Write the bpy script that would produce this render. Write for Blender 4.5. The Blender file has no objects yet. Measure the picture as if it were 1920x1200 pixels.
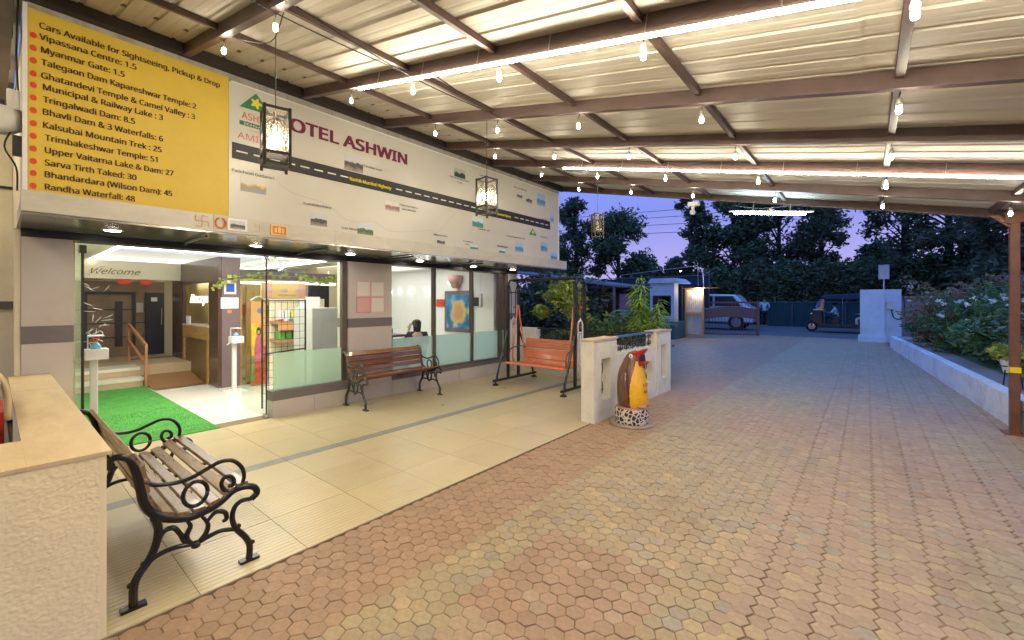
import bpy, bmesh, math, random
import numpy as np
from mathutils import Vector, Matrix
random.seed(7); RNG = np.random.default_rng(7)
R = math.radians
SC = bpy.context.scene
COL = SC.collection
# ------------------------------------------------------------------ camera, world, exposure
cam = bpy.data.cameras.new('camera'); camo = bpy.data.objects.new('camera', cam); COL.objects.link(camo)
camo.location = (0, 0, 1.55); camo.rotation_euler = (R(90), 0, R(39.56))
cam.sensor_width = 36; cam.lens = 805 / 1920 * 36; cam.shift_y = -35 / 1920
cam.clip_start = 0.05; cam.clip_end = 900
SC.camera = camo
SC.view_settings.view_transform = 'Standard'; SC.view_settings.look = 'None'
SC.view_settings.exposure = 0.0; SC.view_settings.gamma = 1.0; SC.view_settings.use_curve_mapping = False
SC.cycles.max_bounces = 7; SC.cycles.diffuse_bounces = 3; SC.cycles.glossy_bounces = 3
SC.cycles.transparent_max_bounces = 16; SC.cycles.caustics_reflective = False; SC.cycles.caustics_refractive = False
SC.cycles.sample_clamp_indirect = 4.0; SC.cycles.use_denoising = True
W = bpy.data.worlds.new('World'); SC.world = W; W.use_nodes = True
nt = W.node_tree; nt.nodes.clear()
wo = nt.nodes.new('ShaderNodeOutputWorld'); bg = nt.nodes.new('ShaderNodeBackground')
tc = nt.nodes.new('ShaderNodeTexCoord'); sx = nt.nodes.new('ShaderNodeSeparateXYZ')
cr = nt.nodes.new('ShaderNodeValToRGB')
nt.links.new(tc.outputs['Generated'], sx.inputs[0]); nt.links.new(sx.outputs['Z'], cr.inputs[0])
el = cr.color_ramp.elements
el[0].position = 0.0; el[0].color = (0.42, 0.34, 0.64, 1)
el[1].position = 1.0; el[1].color = (0.17, 0.42, 1.20, 1)
for p, c in ((0.09, (0.32, 0.30, 0.64, 1)), (0.20, (0.185, 0.225, 0.64, 1)), (0.45, (0.14, 0.31, 0.95, 1))):
    e = el.new(p); e.color = c
nt.links.new(cr.outputs[0], bg.inputs[0]); nt.links.new(bg.outputs[0], wo.inputs[0])
bg.inputs[1].default_value = 1.4      # dusk: after sunset, no sun disc left

# ------------------------------------------------------------------ materials
def node(t, ty, **kw):
    n = t.nodes.new(ty)
    for k, v in kw.items(): setattr(n, k, v)
    return n
MATS = {}
def mat(name, col, rough=0.6, metal=0.0, var=0.12, vscale=3.0, bump=0.0, bscale=60.0, emit=0.0, spec=0.5, isl=0.0, dirt=None, dscale=1.2, damt=0.0, stretch=(1, 1, 1), ecol=None, coat=0.0, trans=0.0, rvar=0.0, dirt2=None, d2amt=0.5, d2s=0.8):
    m = bpy.data.materials.new(name); m.use_nodes = True; MATS[name] = m
    t = m.node_tree; b = t.nodes['Principled BSDF']
    b.inputs['Roughness'].default_value = rough; b.inputs['Metallic'].default_value = metal
    b.inputs['Specular IOR Level'].default_value = spec
    b.inputs['Coat Weight'].default_value = coat
    base = node(t, 'ShaderNodeRGB'); base.outputs[0].default_value = (*col, 1)
    out = base.outputs[0]
    tcn = node(t, 'ShaderNodeTexCoord'); mp = node(t, 'ShaderNodeMapping')
    mp.inputs['Scale'].default_value = stretch
    t.links.new(tcn.outputs['Object'], mp.inputs[0])
    if var > 0:
        nz = node(t, 'ShaderNodeTexNoise'); nz.inputs['Scale'].default_value = vscale; nz.inputs['Detail'].default_value = 6
        nz.inputs['Roughness'].default_value = 0.65
        t.links.new(mp.outputs[0], nz.inputs['Vector'])
        mr = node(t, 'ShaderNodeMapRange'); mr.inputs[1].default_value = 0.3; mr.inputs[2].default_value = 0.7
        mr.inputs[3].default_value = 1 - var; mr.inputs[4].default_value = 1 + var
        t.links.new(nz.outputs['Fac'], mr.inputs[0])
        mx = node(t, 'ShaderNodeVectorMath', operation='SCALE')
        t.links.new(out, mx.inputs[0]); t.links.new(mr.outputs[0], mx.inputs['Scale']); out = mx.outputs[0]
        if rvar > 0:
            m3 = node(t, 'ShaderNodeMapRange'); m3.inputs[1].default_value = 0.3; m3.inputs[2].default_value = 0.7
            m3.inputs[3].default_value = rough - rvar; m3.inputs[4].default_value = rough + rvar
            t.links.new(nz.outputs['Fac'], m3.inputs[0]); t.links.new(m3.outputs[0], b.inputs['Roughness'])
    if isl > 0:
        g = node(t, 'ShaderNodeNewGeometry'); oi = node(t, 'ShaderNodeObjectInfo')
        ad = node(t, 'ShaderNodeMath', operation='ADD'); t.links.new(g.outputs['Random Per Island'], ad.inputs[0]); t.links.new(oi.outputs['Random'], ad.inputs[1])
        fr = node(t, 'ShaderNodeMath', operation='FRACT'); t.links.new(ad.outputs[0], fr.inputs[0])
        mr2 = node(t, 'ShaderNodeMapRange'); mr2.inputs[3].default_value = 1 - isl; mr2.inputs[4].default_value = 1 + isl
        t.links.new(fr.outputs[0], mr2.inputs[0])
        mx2 = node(t, 'ShaderNodeVectorMath', operation='SCALE'); t.links.new(out, mx2.inputs[0]); t.links.new(mr2.outputs[0], mx2.inputs['Scale']); out = mx2.outputs[0]
    if dirt:
        n2 = node(t, 'ShaderNodeTexNoise'); n2.inputs['Scale'].default_value = dscale; n2.inputs['Detail'].default_value = 8; n2.inputs['Roughness'].default_value = 0.7
        g2 = node(t, 'ShaderNodeNewGeometry'); mp2 = node(t, 'ShaderNodeMapping'); mp2.inputs['Scale'].default_value = stretch
        t.links.new(g2.outputs['Position'], mp2.inputs[0]); t.links.new(mp2.outputs[0], n2.inputs['Vector'])
        r2 = node(t, 'ShaderNodeMapRange'); r2.inputs[1].default_value = 0.48; r2.inputs[2].default_value = 0.75; r2.inputs[4].default_value = damt
        t.links.new(n2.outputs['Fac'], r2.inputs[0])
        mc = node(t, 'ShaderNodeMix', data_type='RGBA'); t.links.new(r2.outputs[0], mc.inputs[0]); t.links.new(out, mc.inputs[6])
        mc.inputs[7].default_value = (*dirt, 1); out = mc.outputs[2]
    if dirt2:
        n4 = node(t, 'ShaderNodeTexNoise'); n4.inputs['Scale'].default_value = d2s; n4.inputs['Detail'].default_value = 9; n4.inputs['Roughness'].default_value = 0.75
        g4 = node(t, 'ShaderNodeNewGeometry'); m4 = node(t, 'ShaderNodeMapping'); m4.inputs['Scale'].default_value = (1.6, 0.55, 1); m4.inputs['Location'].default_value = (3.3, 1.7, 0)
        t.links.new(g4.outputs['Position'], m4.inputs[0]); t.links.new(m4.outputs[0], n4.inputs['Vector'])
        r4 = node(t, 'ShaderNodeMapRange'); r4.inputs[1].default_value = 0.54; r4.inputs[2].default_value = 0.72; r4.inputs[4].default_value = d2amt
        t.links.new(n4.outputs['Fac'], r4.inputs[0])
        c4 = node(t, 'ShaderNodeMix', data_type='RGBA'); t.links.new(r4.outputs[0], c4.inputs[0]); t.links.new(out, c4.inputs[6]); c4.inputs[7].default_value = (*dirt2, 1); out = c4.outputs[2]
    t.links.new(out, b.inputs['Base Color'])
    if bump > 0:
        n3 = node(t, 'ShaderNodeTexNoise'); n3.inputs['Scale'].default_value = bscale; n3.inputs['Detail'].default_value = 3
        t.links.new(mp.outputs[0], n3.inputs['Vector'])
        bp = node(t, 'ShaderNodeBump'); bp.inputs['Strength'].default_value = bump; bp.inputs['Distance'].default_value = 0.01
        t.links.new(n3.outputs['Fac'], bp.inputs['Height']); t.links.new(bp.outputs[0], b.inputs['Normal'])
    if emit > 0:
        b.inputs['Emission Color'].default_value = (*(ecol or col), 1); b.inputs['Emission Strength'].default_value = emit
    return m
def glassmat(name, tint=(0.96, 0.985, 0.97), refl=1.0, frost=None, fmix=0.72):
    m = bpy.data.materials.new(name); m.use_nodes = True; t = m.node_tree; t.nodes.clear()
    o = node(t, 'ShaderNodeOutputMaterial'); tr = node(t, 'ShaderNodeBsdfTransparent'); tr.inputs[0].default_value = (*tint, 1)
    gl = node(t, 'ShaderNodeBsdfGlossy'); gl.inputs['Roughness'].default_value = 0.03
    fr = node(t, 'ShaderNodeLayerWeight'); pw = node(t, 'ShaderNodeMath', operation='POWER'); pw.inputs[1].default_value = 4.0; t.links.new(fr.outputs['Facing'], pw.inputs[0])
    fm = node(t, 'ShaderNodeMath', operation='MULTIPLY_ADD'); t.links.new(pw.outputs[0], fm.inputs[0]); fm.inputs[1].default_value = 0.45 * refl; fm.inputs[2].default_value = 0.035
    mx = node(t, 'ShaderNodeMixShader'); t.links.new(fm.outputs[0], mx.inputs[0])
    src = tr.outputs[0]
    if frost:
        df = node(t, 'ShaderNodeBsdfTranslucent'); df.inputs[0].default_value = (*frost, 1)
        d2 = node(t, 'ShaderNodeBsdfDiffuse'); d2.inputs[0].default_value = (*[c * 0.8 for c in frost], 1)
        a = node(t, 'ShaderNodeMixShader'); a.inputs[0].default_value = 0.35; t.links.new(df.outputs[0], a.inputs[1]); t.links.new(d2.outputs[0], a.inputs[2])
        a2 = node(t, 'ShaderNodeMixShader'); a2.inputs[0].default_value = fmix; t.links.new(tr.outputs[0], a2.inputs[1]); t.links.new(a.outputs[0], a2.inputs[2])
        src = a2.outputs[0]
    t.links.new(src, mx.inputs[1]); t.links.new(gl.outputs[0], mx.inputs[2]); t.links.new(mx.outputs[0], o.inputs[0])
    MATS[name] = m; return m
def emat(name, col, s):
    m = bpy.data.materials.new(name); m.use_nodes = True; t = m.node_tree; t.nodes.clear()
    o = node(t, 'ShaderNodeOutputMaterial'); e = node(t, 'ShaderNodeEmission'); e.inputs[0].default_value = (*col, 1); e.inputs[1].default_value = s
    t.links.new(e.outputs[0], o.inputs[0]); MATS[name] = m; return m
WARM = (1.0, 0.83, 0.58)
emat('led_warm', (1.0, 0.865, 0.625), 190); emat('led_white', (1.0, 0.88, 0.68), 150)
emat('bulb_glow', (1.0, 0.89, 0.68), 300); emat('tube_cold', (0.62, 0.86, 1.0), 95)
emat('downlight_glow', (1.0, 0.93, 0.82), 45); emat('coffer_glow', (0.90, 0.96, 1.0), 0.9); emat('lobby_fill', (1.0, 0.95, 0.82), 13.0); emat('cove_led', (1.0, 0.95, 0.86), 9.0)
emat('neon', (1.0, 0.96, 0.86), 2.2); emat('lantern_lamp', (1.0, 0.87, 0.66), 120); emat('shop_tube', (1.0, 0.97, 0.9), 9)
emat('gate_lamp', (1.0, 0.78, 0.52), 500); emat('far_spark', (0.9, 0.93, 1.0), 25); emat('dining_ceiling_glow', (1.0, 0.98, 0.94), 3.0)
glassmat('clear_glass'); glassmat('door_glass', (0.90, 0.97, 0.94), 0.6); glassmat('frosted', (0.74, 0.88, 0.78), frost=(0.70, 0.80, 0.70), fmix=0.42)
glassmat('frosted_teal', (0.74, 0.88, 0.87), frost=(0.66, 0.82, 0.80), fmix=0.55); glassmat('lantern_glass', (0.95, 0.93, 0.88), frost=(0.9, 0.88, 0.8), fmix=0.07)
glassmat('dark_glass', (0.25, 0.28, 0.32))
mat('steel_brown', (0.10, 0.062, 0.055), 0.45, var=0.25, vscale=5, bump=0.1, bscale=30)
mat('steel_dark', (0.035, 0.026, 0.024), 0.5, var=0.25)
mat('column_paint', (0.16, 0.062, 0.028), 0.4, var=0.25, vscale=6, dirt=(0.05, 0.03, 0.02), damt=0.4, dscale=4)
mat('roof_sheet', (0.60, 0.565, 0.50), 0.55, var=0.06, vscale=2.5, stretch=(0.5, 5, 1), dirt=(0.50, 0.43, 0.32), damt=0.35, dscale=1.2, spec=0.35, bump=0.05, bscale=40)
mat('wall_top', (0.42, 0.39, 0.33), 0.85, var=0.12, dirt=(0.16, 0.13, 0.10), damt=0.65, dscale=3, stretch=(1, 3, 0.5), bump=0.3, bscale=50)
mat('cream_wall', (0.70, 0.62, 0.44), 0.8, var=0.06, vscale=1.5, dirt=(0.34, 0.29, 0.2), damt=0.35, dscale=1.5)
mat('cladding', (0.52, 0.465, 0.41), 0.42, var=0.04, vscale=2, dirt=(0.34, 0.30, 0.26), damt=0.3, dscale=2)
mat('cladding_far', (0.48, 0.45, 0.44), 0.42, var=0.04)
mat('band_grey', (0.15, 0.13, 0.125), 0.45, var=0.06)
mat('fascia_panel', (0.56, 0.53, 0.46), 0.35, var=0.05, dirt=(0.33, 0.28, 0.2), damt=0.4, dscale=2.5, stretch=(1, 1, 2.5))
mat('soffit_panel', (0.40, 0.39, 0.35), 0.16, metal=0.6, var=0.05)
mat('frame_brown', (0.095, 0.072, 0.058), 0.45, var=0.1)
mat('frame_black', (0.022, 0.019, 0.018), 0.4, var=0.1)
mat('stucco', (0.84, 0.74, 0.46), 0.9, var=0.04, bump=0.0, dirt=(0.5, 0.42, 0.27), damt=0.25, dscale=2)
mat('ledge', (0.60, 0.46, 0.26), 0.5, var=0.12, vscale=2, stretch=(1, 3, 1), dirt=(0.38, 0.27, 0.14), damt=0.45, dscale=2.5)
mat('white_plaster', (0.74, 0.70, 0.58), 0.85, var=0.05, dirt=(0.36, 0.31, 0.25), damt=0.4, dscale=3, bump=0.15, bscale=80)
mat('kerb_white', (0.70, 0.69, 0.68), 0.85, dirt2=(0.33, 0.27, 0.22), d2amt=0.5, d2s=2.5, var=0.07, dirt=(0.30, 0.26, 0.23), damt=0.55, dscale=2.2, bump=0.3, bscale=40)
mat('pillar_white', (0.60, 0.70, 0.74), 0.85, dirt2=(0.36, 0.38, 0.38), d2amt=0.45, d2s=2.0, var=0.06, dirt=(0.33, 0.36, 0.38), damt=0.4, dscale=1.5)
mat('sign_yellow', (0.66, 0.46, 0.05), 0.5, var=0.05, dirt=(0.55, 0.33, 0.05), damt=0.25, dscale=2)
mat('sign_white', (0.60, 0.575, 0.52), 0.3, var=0.03, vscale=1.5, dirt=(0.55, 0.51, 0.44), damt=0.25, dscale=1.5)
mat('ink_brown', (0.07, 0.02, 0.012), 0.6, var=0.0); mat('ink_red', (0.62, 0.05, 0.02), 0.6, var=0.05)
mat('ink_grey', (0.16, 0.155, 0.16), 0.6, var=0.0); mat('ink_maroon', (0.16, 0.006, 0.045), 0.5, var=0.0)
mat('ink_black', (0.018, 0.015, 0.016), 0.5, var=0.1); mat('ink_yellow', (0.75, 0.65, 0.03), 0.6, var=0.0)
mat('ink_white', (0.8, 0.8, 0.78), 0.6, var=0.0); mat('ink_green', (0.03, 0.20, 0.10), 0.6, var=0.1)
mat('ink_pink', (0.62, 0.17, 0.14), 0.6, var=0.1); mat('ink_line', (0.50, 0.47, 0.43), 0.6, var=0.0)
mat('ink_orange', (0.60, 0.19, 0.06), 0.6, var=0.2); mat('ink_orange_faint', (0.50, 0.35, 0.22), 0.7, var=0.2, vscale=30)
mat('cast_iron', (0.012, 0.011, 0.011), 0.28, metal=0.3, var=0.2, vscale=20, bump=0.1, bscale=90, spec=0.6)
mat('cast_iron_grey', (0.05, 0.052, 0.05), 0.35, metal=0.3, var=0.25, vscale=20)
mat('bench_wood_worn', (0.20, 0.115, 0.058), 0.33, var=0.4, vscale=7, stretch=(0.5, 6, 6), isl=0.2, coat=0.2, bump=0.1, bscale=40, rvar=0.12)
mat('bench_wood_gloss', (0.22, 0.092, 0.034), 0.2, var=0.4, vscale=6, stretch=(0.6, 6, 6), isl=0.2, coat=0.6, rvar=0.1)
mat('swing_orange', (0.66, 0.21, 0.11), 0.32, var=0.12, vscale=8, coat=0.3)
mat('swing_black', (0.014, 0.014, 0.017), 0.35, var=0.15); mat('white_metal', (0.66, 0.66, 0.66), 0.4, var=0.05)
mat('tile_beige', (0.55, 0.455, 0.265), 0.30, var=0.05, vscale=1.6, stretch=(1.6, 1, 1), isl=0.07, rvar=0.03, dirt2=(0.40, 0.31, 0.17), d2amt=0.5, d2s=2.2)
mat('tile_strip', (0.24, 0.23, 0.215), 0.4, var=0.15, vscale=12)
mat('grout', (0.22, 0.16, 0.09), 0.9, var=0.15)
mat('joint_soil', (0.24, 0.16, 0.085), 0.95, var=0.3, vscale=4, bump=0.5, bscale=60, dirt=(0.34, 0.25, 0.14), damt=0.85, dscale=0.9)
for nm, c in (('paver_red', (0.335, 0.218, 0.135)), ('paver_grey', (0.345, 0.275, 0.162)), ('paver_pink', (0.36, 0.258, 0.165)), ('paver_tan', (0.385, 0.290, 0.160)), ('paver_blue', (0.32, 0.266, 0.188))):
    mat(nm, c, 0.55, var=0.24, vscale=30, isl=0.10, dirt=(0.35, 0.25, 0.14), damt=0.75, dirt2=(0.19, 0.115, 0.052), d2amt=0.6, d2s=0.9, dscale=2.2, bump=0.3, bscale=120, rvar=0.12)
mat('far_paving', (0.29, 0.21, 0.165), 0.7, var=0.2, vscale=2, bump=0.3, bscale=12)
mat('asphalt', (0.11, 0.105, 0.105), 0.85, var=0.2, vscale=1.5, bump=0.4, bscale=40)
mat('soil', (0.12, 0.075, 0.045), 0.95, var=0.3, bump=0.5, bscale=20)
mat('lobby_tile', (0.78, 0.76, 0.70), 0.12, var=0.03); mat('lobby_wall', (0.78, 0.70, 0.50), 0.7, var=0.03)
mat('ceiling_white', (0.80, 0.79, 0.72), 0.8, var=0.02); mat('dining_wall', (0.82, 0.83, 0.80), 0.8, var=0.03, vscale=1)
mat('wood_panel', (0.23, 0.155, 0.095), 0.45, var=0.2, vscale=4); mat('dark_trim', (0.02, 0.014, 0.013), 0.4, var=0.1)
mat('navy_door', (0.018, 0.018, 0.030), 0.35, var=0.1); mat('laminate', (0.085, 0.048, 0.040), 0.22, var=0.12, vscale=8, stretch=(1, 1, 8))
mat('laminate_mauve', (0.17, 0.125, 0.135), 0.35, var=0.12, vscale=10, stretch=(4, 4, 1)); mat('oak', (0.42, 0.24, 0.09), 0.4, var=0.25, vscale=5, stretch=(1, 1, 7))
mat('brown_panel', (0.17, 0.105, 0.05), 0.4, var=0.15); mat('ramp_brown', (0.28, 0.145, 0.06), 0.5, var=0.15, vscale=30)
mat('rail_wood', (0.42, 0.19, 0.09), 0.4, var=0.15); mat('step_white', (0.78, 0.74, 0.62), 0.3, var=0.04); mat('step_tan', (0.52, 0.40, 0.25), 0.4, var=0.1)
mat('yellow_wall', (0.78, 0.60, 0.25), 0.6, var=0.05); mat('paper', (0.80, 0.80, 0.79), 0.6, var=0.02); mat('blue_print', (0.03, 0.09, 0.42), 0.5, var=0.1)
mat('plastic_white', (0.78, 0.76, 0.74), 0.35, var=0.02); mat('plastic_red', (0.6, 0.03, 0.02), 0.35, var=0.02); mat('plastic_cyan', (0.12, 0.40, 0.50), 0.2, var=0.02)
mat('turf', (0.08, 0.34, 0.06), 0.85, var=0.18, vscale=9, bump=0.8, bscale=350)
mat('smoke_ghost', (0.55, 0.56, 0.56), 0.6, var=0.1)
mat('poster_red', (0.55, 0.05, 0.03), 0.5, var=0.4, vscale=5); mat('poster_yellow', (0.8, 0.5, 0.03), 0.5, var=0.3, vscale=6); mat('poster_pink', (0.6, 0.12, 0.22), 0.5, var=0.3, vscale=6)
mat('poster_green', (0.10, 0.30, 0.08), 0.5, var=0.3, vscale=6); mat('pack_green', (0.12, 0.34, 0.06), 0.35, var=0.4, vscale=25); mat('pack_yellow', (0.72, 0.62, 0.06), 0.35, var=0.3, vscale=25)
mat('pack_blue', (0.05, 0.22, 0.55), 0.35, var=0.3, vscale=25); mat('pack_white', (0.72, 0.72, 0.72), 0.35, var=0.15, vscale=25); mat('header_orange', (0.72, 0.33, 0.13), 0.45, var=0.06)
mat('header_peach', (0.66, 0.36, 0.26), 0.45, var=0.06); mat('header_gold', (0.78, 0.50, 0.17), 0.45, var=0.06); mat('header_grey', (0.48, 0.42, 0.40), 0.5, var=0.05)
mat('fridge_grey', (0.42, 0.42, 0.41), 0.35, var=0.03); mat('wall_grey', (0.5, 0.5, 0.48), 0.5, var=0.03)
mat('poster_rose', (0.60, 0.22, 0.40), 0.5, var=0.05); mat('poster_cream', (0.72, 0.68, 0.60), 0.5, var=0.03); mat('poster_salmon', (0.68, 0.38, 0.34), 0.5, var=0.05)
mat('leather_brown', (0.09, 0.04, 0.03), 0.5, var=0.1); mat('skin', (0.42, 0.22, 0.14), 0.55, var=0.05); mat('skin_pale', (0.62, 0.38, 0.26), 0.55, var=0.04); mat('hair', (0.012, 0.009, 0.008), 0.5, var=0.1)
mat('shirt_navy', (0.02, 0.025, 0.05), 0.8, var=0.1); mat('shirt_cyan', (0.30, 0.68, 0.80), 0.8, var=0.08); mat('trousers_dark', (0.02, 0.02, 0.03), 0.85, var=0.1); mat('trousers_white', (0.62, 0.52, 0.50), 0.85, var=0.08); mat('shirt_maroon', (0.14, 0.05, 0.05), 0.85, var=0.1)
mat('penguin_brown', (0.13, 0.055, 0.025), 0.3, var=0.08, coat=0.4); mat('penguin_yellow', (0.85, 0.46, 0.01), 0.3, dirt2=(0.5, 0.30, 0.06), d2amt=0.35, d2s=6, var=0.10, vscale=12, coat=0.4); mat('penguin_red', (0.36, 0.012, 0.015), 0.3, var=0.05, coat=0.4); mat('mouth_black', (0.01, 0.008, 0.008), 0.6, var=0)
mat('concrete_grey', (0.30, 0.24, 0.19), 0.8, var=0.2, vscale=10); mat('pinkish', (0.45, 0.22, 0.17), 0.7, var=0.1)
mat('bark', (0.045, 0.032, 0.024), 0.9, var=0.3, vscale=8, bump=0.5, bscale=25); mat('dry_branch', (0.17, 0.10, 0.06), 0.9, var=0.3, vscale=10)
def leafmat(name, col, var=0.5):
    m = mat(name, col, 0.55, var=0.25, vscale=1.3, isl=var)
    t = m.node_tree; b = t.nodes['Principled BSDF']; o = t.nodes['Material Output']
    tl = node(t, 'ShaderNodeBsdfTranslucent'); tl.inputs[0].default_value = (col[0] * 1.2, col[1] * 1.4, col[2], 1)
    mx = node(t, 'ShaderNodeMixShader'); mx.inputs[0].default_value = 0.25
    t.links.new(b.outputs[0], mx.inputs[1]); t.links.new(tl.outputs[0], mx.inputs[2]); t.links.new(mx.outputs[0], o.inputs[0])
leafmat('leaf_dark', (0.10, 0.12, 0.065)); leafmat('leaf_mid', (0.09, 0.16, 0.045)); leafmat('leaf_bright', (0.24, 0.36, 0.07)); leafmat('leaf_lime', (0.33, 0.38, 0.07)); leafmat('leaf_palm', (0.13, 0.26, 0.07)); leafmat('leaf_dry', (0.24, 0.16, 0.09)); leafmat('leaf_teal', (0.095, 0.145, 0.07)); leafmat('flower_white', (0.75, 0.75, 0.72), 0.1)
mat('net_green', (0.015, 0.06, 0.06), 0.9, var=0.3, vscale=1); mat('net_navy', (0.02, 0.03, 0.06), 0.9, var=0.25, vscale=1); mat('booth_blue', (0.42, 0.50, 0.60), 0.6, var=0.1, dirt=(0.2, 0.22, 0.25), damt=0.5, dscale=2); mat('booth_base', (0.03, 0.09, 0.09), 0.7, var=0.2)
mat('ply', (0.45, 0.27, 0.10), 0.6, var=0.2); mat('tin', (0.50, 0.50, 0.50), 0.45, metal=0.3, var=0.15); mat('gate_brown', (0.16, 0.085, 0.075), 0.6, var=0.1); mat('car_white', (0.62, 0.64, 0.66), 0.25, var=0.02, coat=0.5); mat('tyre', (0.015, 0.015, 0.016), 0.8, var=0.1); mat('hub_silver', (0.5, 0.5, 0.52), 0.3, metal=0.8, var=0.05)
mat('rick_black', (0.012, 0.012, 0.014), 0.4, var=0.1); mat('rick_hood', (0.016, 0.02, 0.06), 0.6, var=0.1); mat('rick_yellow', (0.7, 0.33, 0.03), 0.4, var=0.15); mat('rick_blue', (0.03, 0.05, 0.35), 0.3, var=0.1); mat('chrome', (0.6, 0.6, 0.6), 0.2, metal=0.9, var=0.0)
mat('shed_dark', (0.05, 0.035, 0.04), 0.9, var=0.2); mat('shed_roof', (0.12, 0.11, 0.12), 0.7, var=0.2); mat('old_wall', (0.26, 0.21, 0.20), 0.9, var=0.2, vscale=2); mat('terracotta', (0.36, 0.13, 0.06), 0.8, var=0.15); mat('cable_black', (0.012, 0.012, 0.012), 0.6, var=0); mat('cable_white', (0.6, 0.58, 0.52), 0.5, var=0)
mat('machine_grey', (0.30, 0.30, 0.29), 0.4, var=0.05); mat('rail_blue', (0.10, 0.18, 0.50), 0.3, var=0.05, metal=0.3); mat('mauve_box', (0.10, 0.07, 0.14), 0.6, var=0.15); mat('yellow_tape', (0.85, 0.62, 0.0), 0.4, var=0.03)

# ------------------------------------------------------------------ geometry helpers
class MB:
    def __init__(s): s.v = []; s.f = []; s.m = []
    def add(s, v, f, mi=0):
        o = len(s.v); s.v += [tuple(p) for p in v]; s.f += [tuple(i + o for i in q) for q in f]; s.m += [mi] * len(f); return s
    def box(s, x0, x1, y0, y1, z0, z1, mi=0, rz=0.0):
        if x0 > x1: x0, x1 = x1, x0
        if y0 > y1: y0, y1 = y1, y0
        if z0 > z1: z0, z1 = z1, z0
        v = [(x, y, z) for z in (z0, z1) for y in (y0, y1) for x in (x0, x1)]
        if rz:
            cx, cy = (x0 + x1) / 2, (y0 + y1) / 2; c, k = math.cos(rz), math.sin(rz)
            v = [(cx + (x - cx) * c - (y - cy) * k, cy + (x - cx) * k + (y - cy) * c, z) for x, y, z in v]
        return s.add(v, [(0, 2, 3, 1), (4, 5, 7, 6), (0, 1, 5, 4), (2, 6, 7, 3), (0, 4, 6, 2), (1, 3, 7, 5)], mi)
    def tube(s, pts, r, seg=8, mi=0, cap=True, flat=1.0, fdir=None):
        pts = [Vector(p) for p in pts]; n = len(pts); rs = r if isinstance(r, (list, tuple)) else [r] * n
        rings = []; up = Vector((0, 0, 1)); prev = None
        for i, p in enumerate(pts):
            d = (pts[min(i + 1, n - 1)] - pts[max(i - 1, 0)]); d = d.normalized() if d.length > 1e-9 else Vector((0, 0, 1))
            if fdir is not None: a = Vector(fdir); a = (a - d * a.dot(d)).normalized()
            elif prev is None:
                a = d.cross(up); a = d.cross(Vector((1, 0, 0))) if a.length < 1e-3 else a; a.normalize()
            else: a = (prev - d * prev.dot(d)); a = a.normalized() if a.length > 1e-6 else d.orthogonal().normalized()
            prev = a; b = d.cross(a)
            rings.append([p + (a * math.cos(2 * math.pi * k / seg) * flat + b * math.sin(2 * math.pi * k / seg)) * rs[i] for k in range(seg)])
        v = [q for rr in rings for q in rr]; f = []
        for i in range(n - 1):
            for k in range(seg):
                k2 = (k + 1) % seg; f.append((i * seg + k, i * seg + k2, (i + 1) * seg + k2, (i + 1) * seg + k))
        if cap: f.append(tuple(range(seg))[::-1]); f.append(tuple((n - 1) * seg + k for k in range(seg)))
        return s.add(v, f, mi)
    def lathe(s, c, prof, seg=16, mi=0, sx=1, sy=1):
        v = []; f = []; n = len(prof)
        for r, z in prof:
            for k in range(seg):
                a = 2 * math.pi * k / seg; v.append((c[0] + r * math.cos(a) * sx, c[1] + r * math.sin(a) * sy, c[2] + z))
        for i in range(n - 1):
            for k in range(seg):
                k2 = (k + 1) % seg; f.append((i * seg + k, i * seg + k2, (i + 1) * seg + k2, (i + 1) * seg + k))
        f.append(tuple(range(seg))[::-1]); f.append(tuple((n - 1) * seg + k for k in range(seg)))
        return s.add(v, f, mi)
    def prism(s, poly, h, fn, mi=0):
        """poly in 2d, fn(u,v,w)->xyz ; w in (0,h)"""
        n = len(poly); v = [fn(a, b, 0) for a, b in poly] + [fn(a, b, h) for a, b in poly]
        f = [tuple(range(n))[::-1], tuple(range(n, 2 * n))] + [(i, (i + 1) % n, n + (i + 1) % n, n + i) for i in range(n)]
        return s.add(v, f, mi)
    def quad(s, a, b, c, d, mi=0): return s.add([a, b, c, d], [(0, 1, 2, 3)], mi)
def wloc(o):
    v = Vector((0, 0, 0))
    while o is not None: v += Vector(o.location); o = o.parent
    return v
def build(name, mb, m, parent=None, smooth=False, kind=None, bevel=0.0, local=False, label=None):
    me = bpy.data.meshes.new(name)
    v = mb.v
    if parent is not None and not local:
        w = wloc(parent); v = [(p[0] - w.x, p[1] - w.y, p[2] - w.z) for p in v]
    me.from_pydata(v, [], mb.f)
    ms = m if isinstance(m, (list, tuple)) else [m]
    for k in ms: me.materials.append(MATS[k])
    if len(ms) > 1: me.polygons.foreach_set('material_index', mb.m)
    if smooth: me.polygons.foreach_set('use_smooth', [True] * len(me.polygons))
    if smooth or bevel > 0:
        b = bmesh.new(); b.from_mesh(me); bmesh.ops.recalc_face_normals(b, faces=b.faces)
        if bevel > 0: bmesh.ops.bevel(b, geom=b.edges[:] , offset=bevel, segments=1, affect='EDGES', clamp_overlap=True)
        b.to_mesh(me); b.free()
    me.update(); o = bpy.data.objects.new(name, me); COL.objects.link(o)
    if parent is not None: o.parent = parent
    if kind: o['kind'] = kind
    if label: o['label'] = label
    return o
def thing(name, label, cat, loc=(0, 0, 0), group=None, rz=0.0):
    o = bpy.data.objects.new(name, None); COL.objects.link(o); o.location = loc; o.rotation_euler = (0, 0, rz); o.empty_display_size = 0.1
    o['label'] = label; o['category'] = cat
    if group: o['group'] = group
    return o
def tag(o, label, cat, group=None):
    o['label'] = label; o['category'] = cat
    if group: o['group'] = group
    return o
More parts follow.
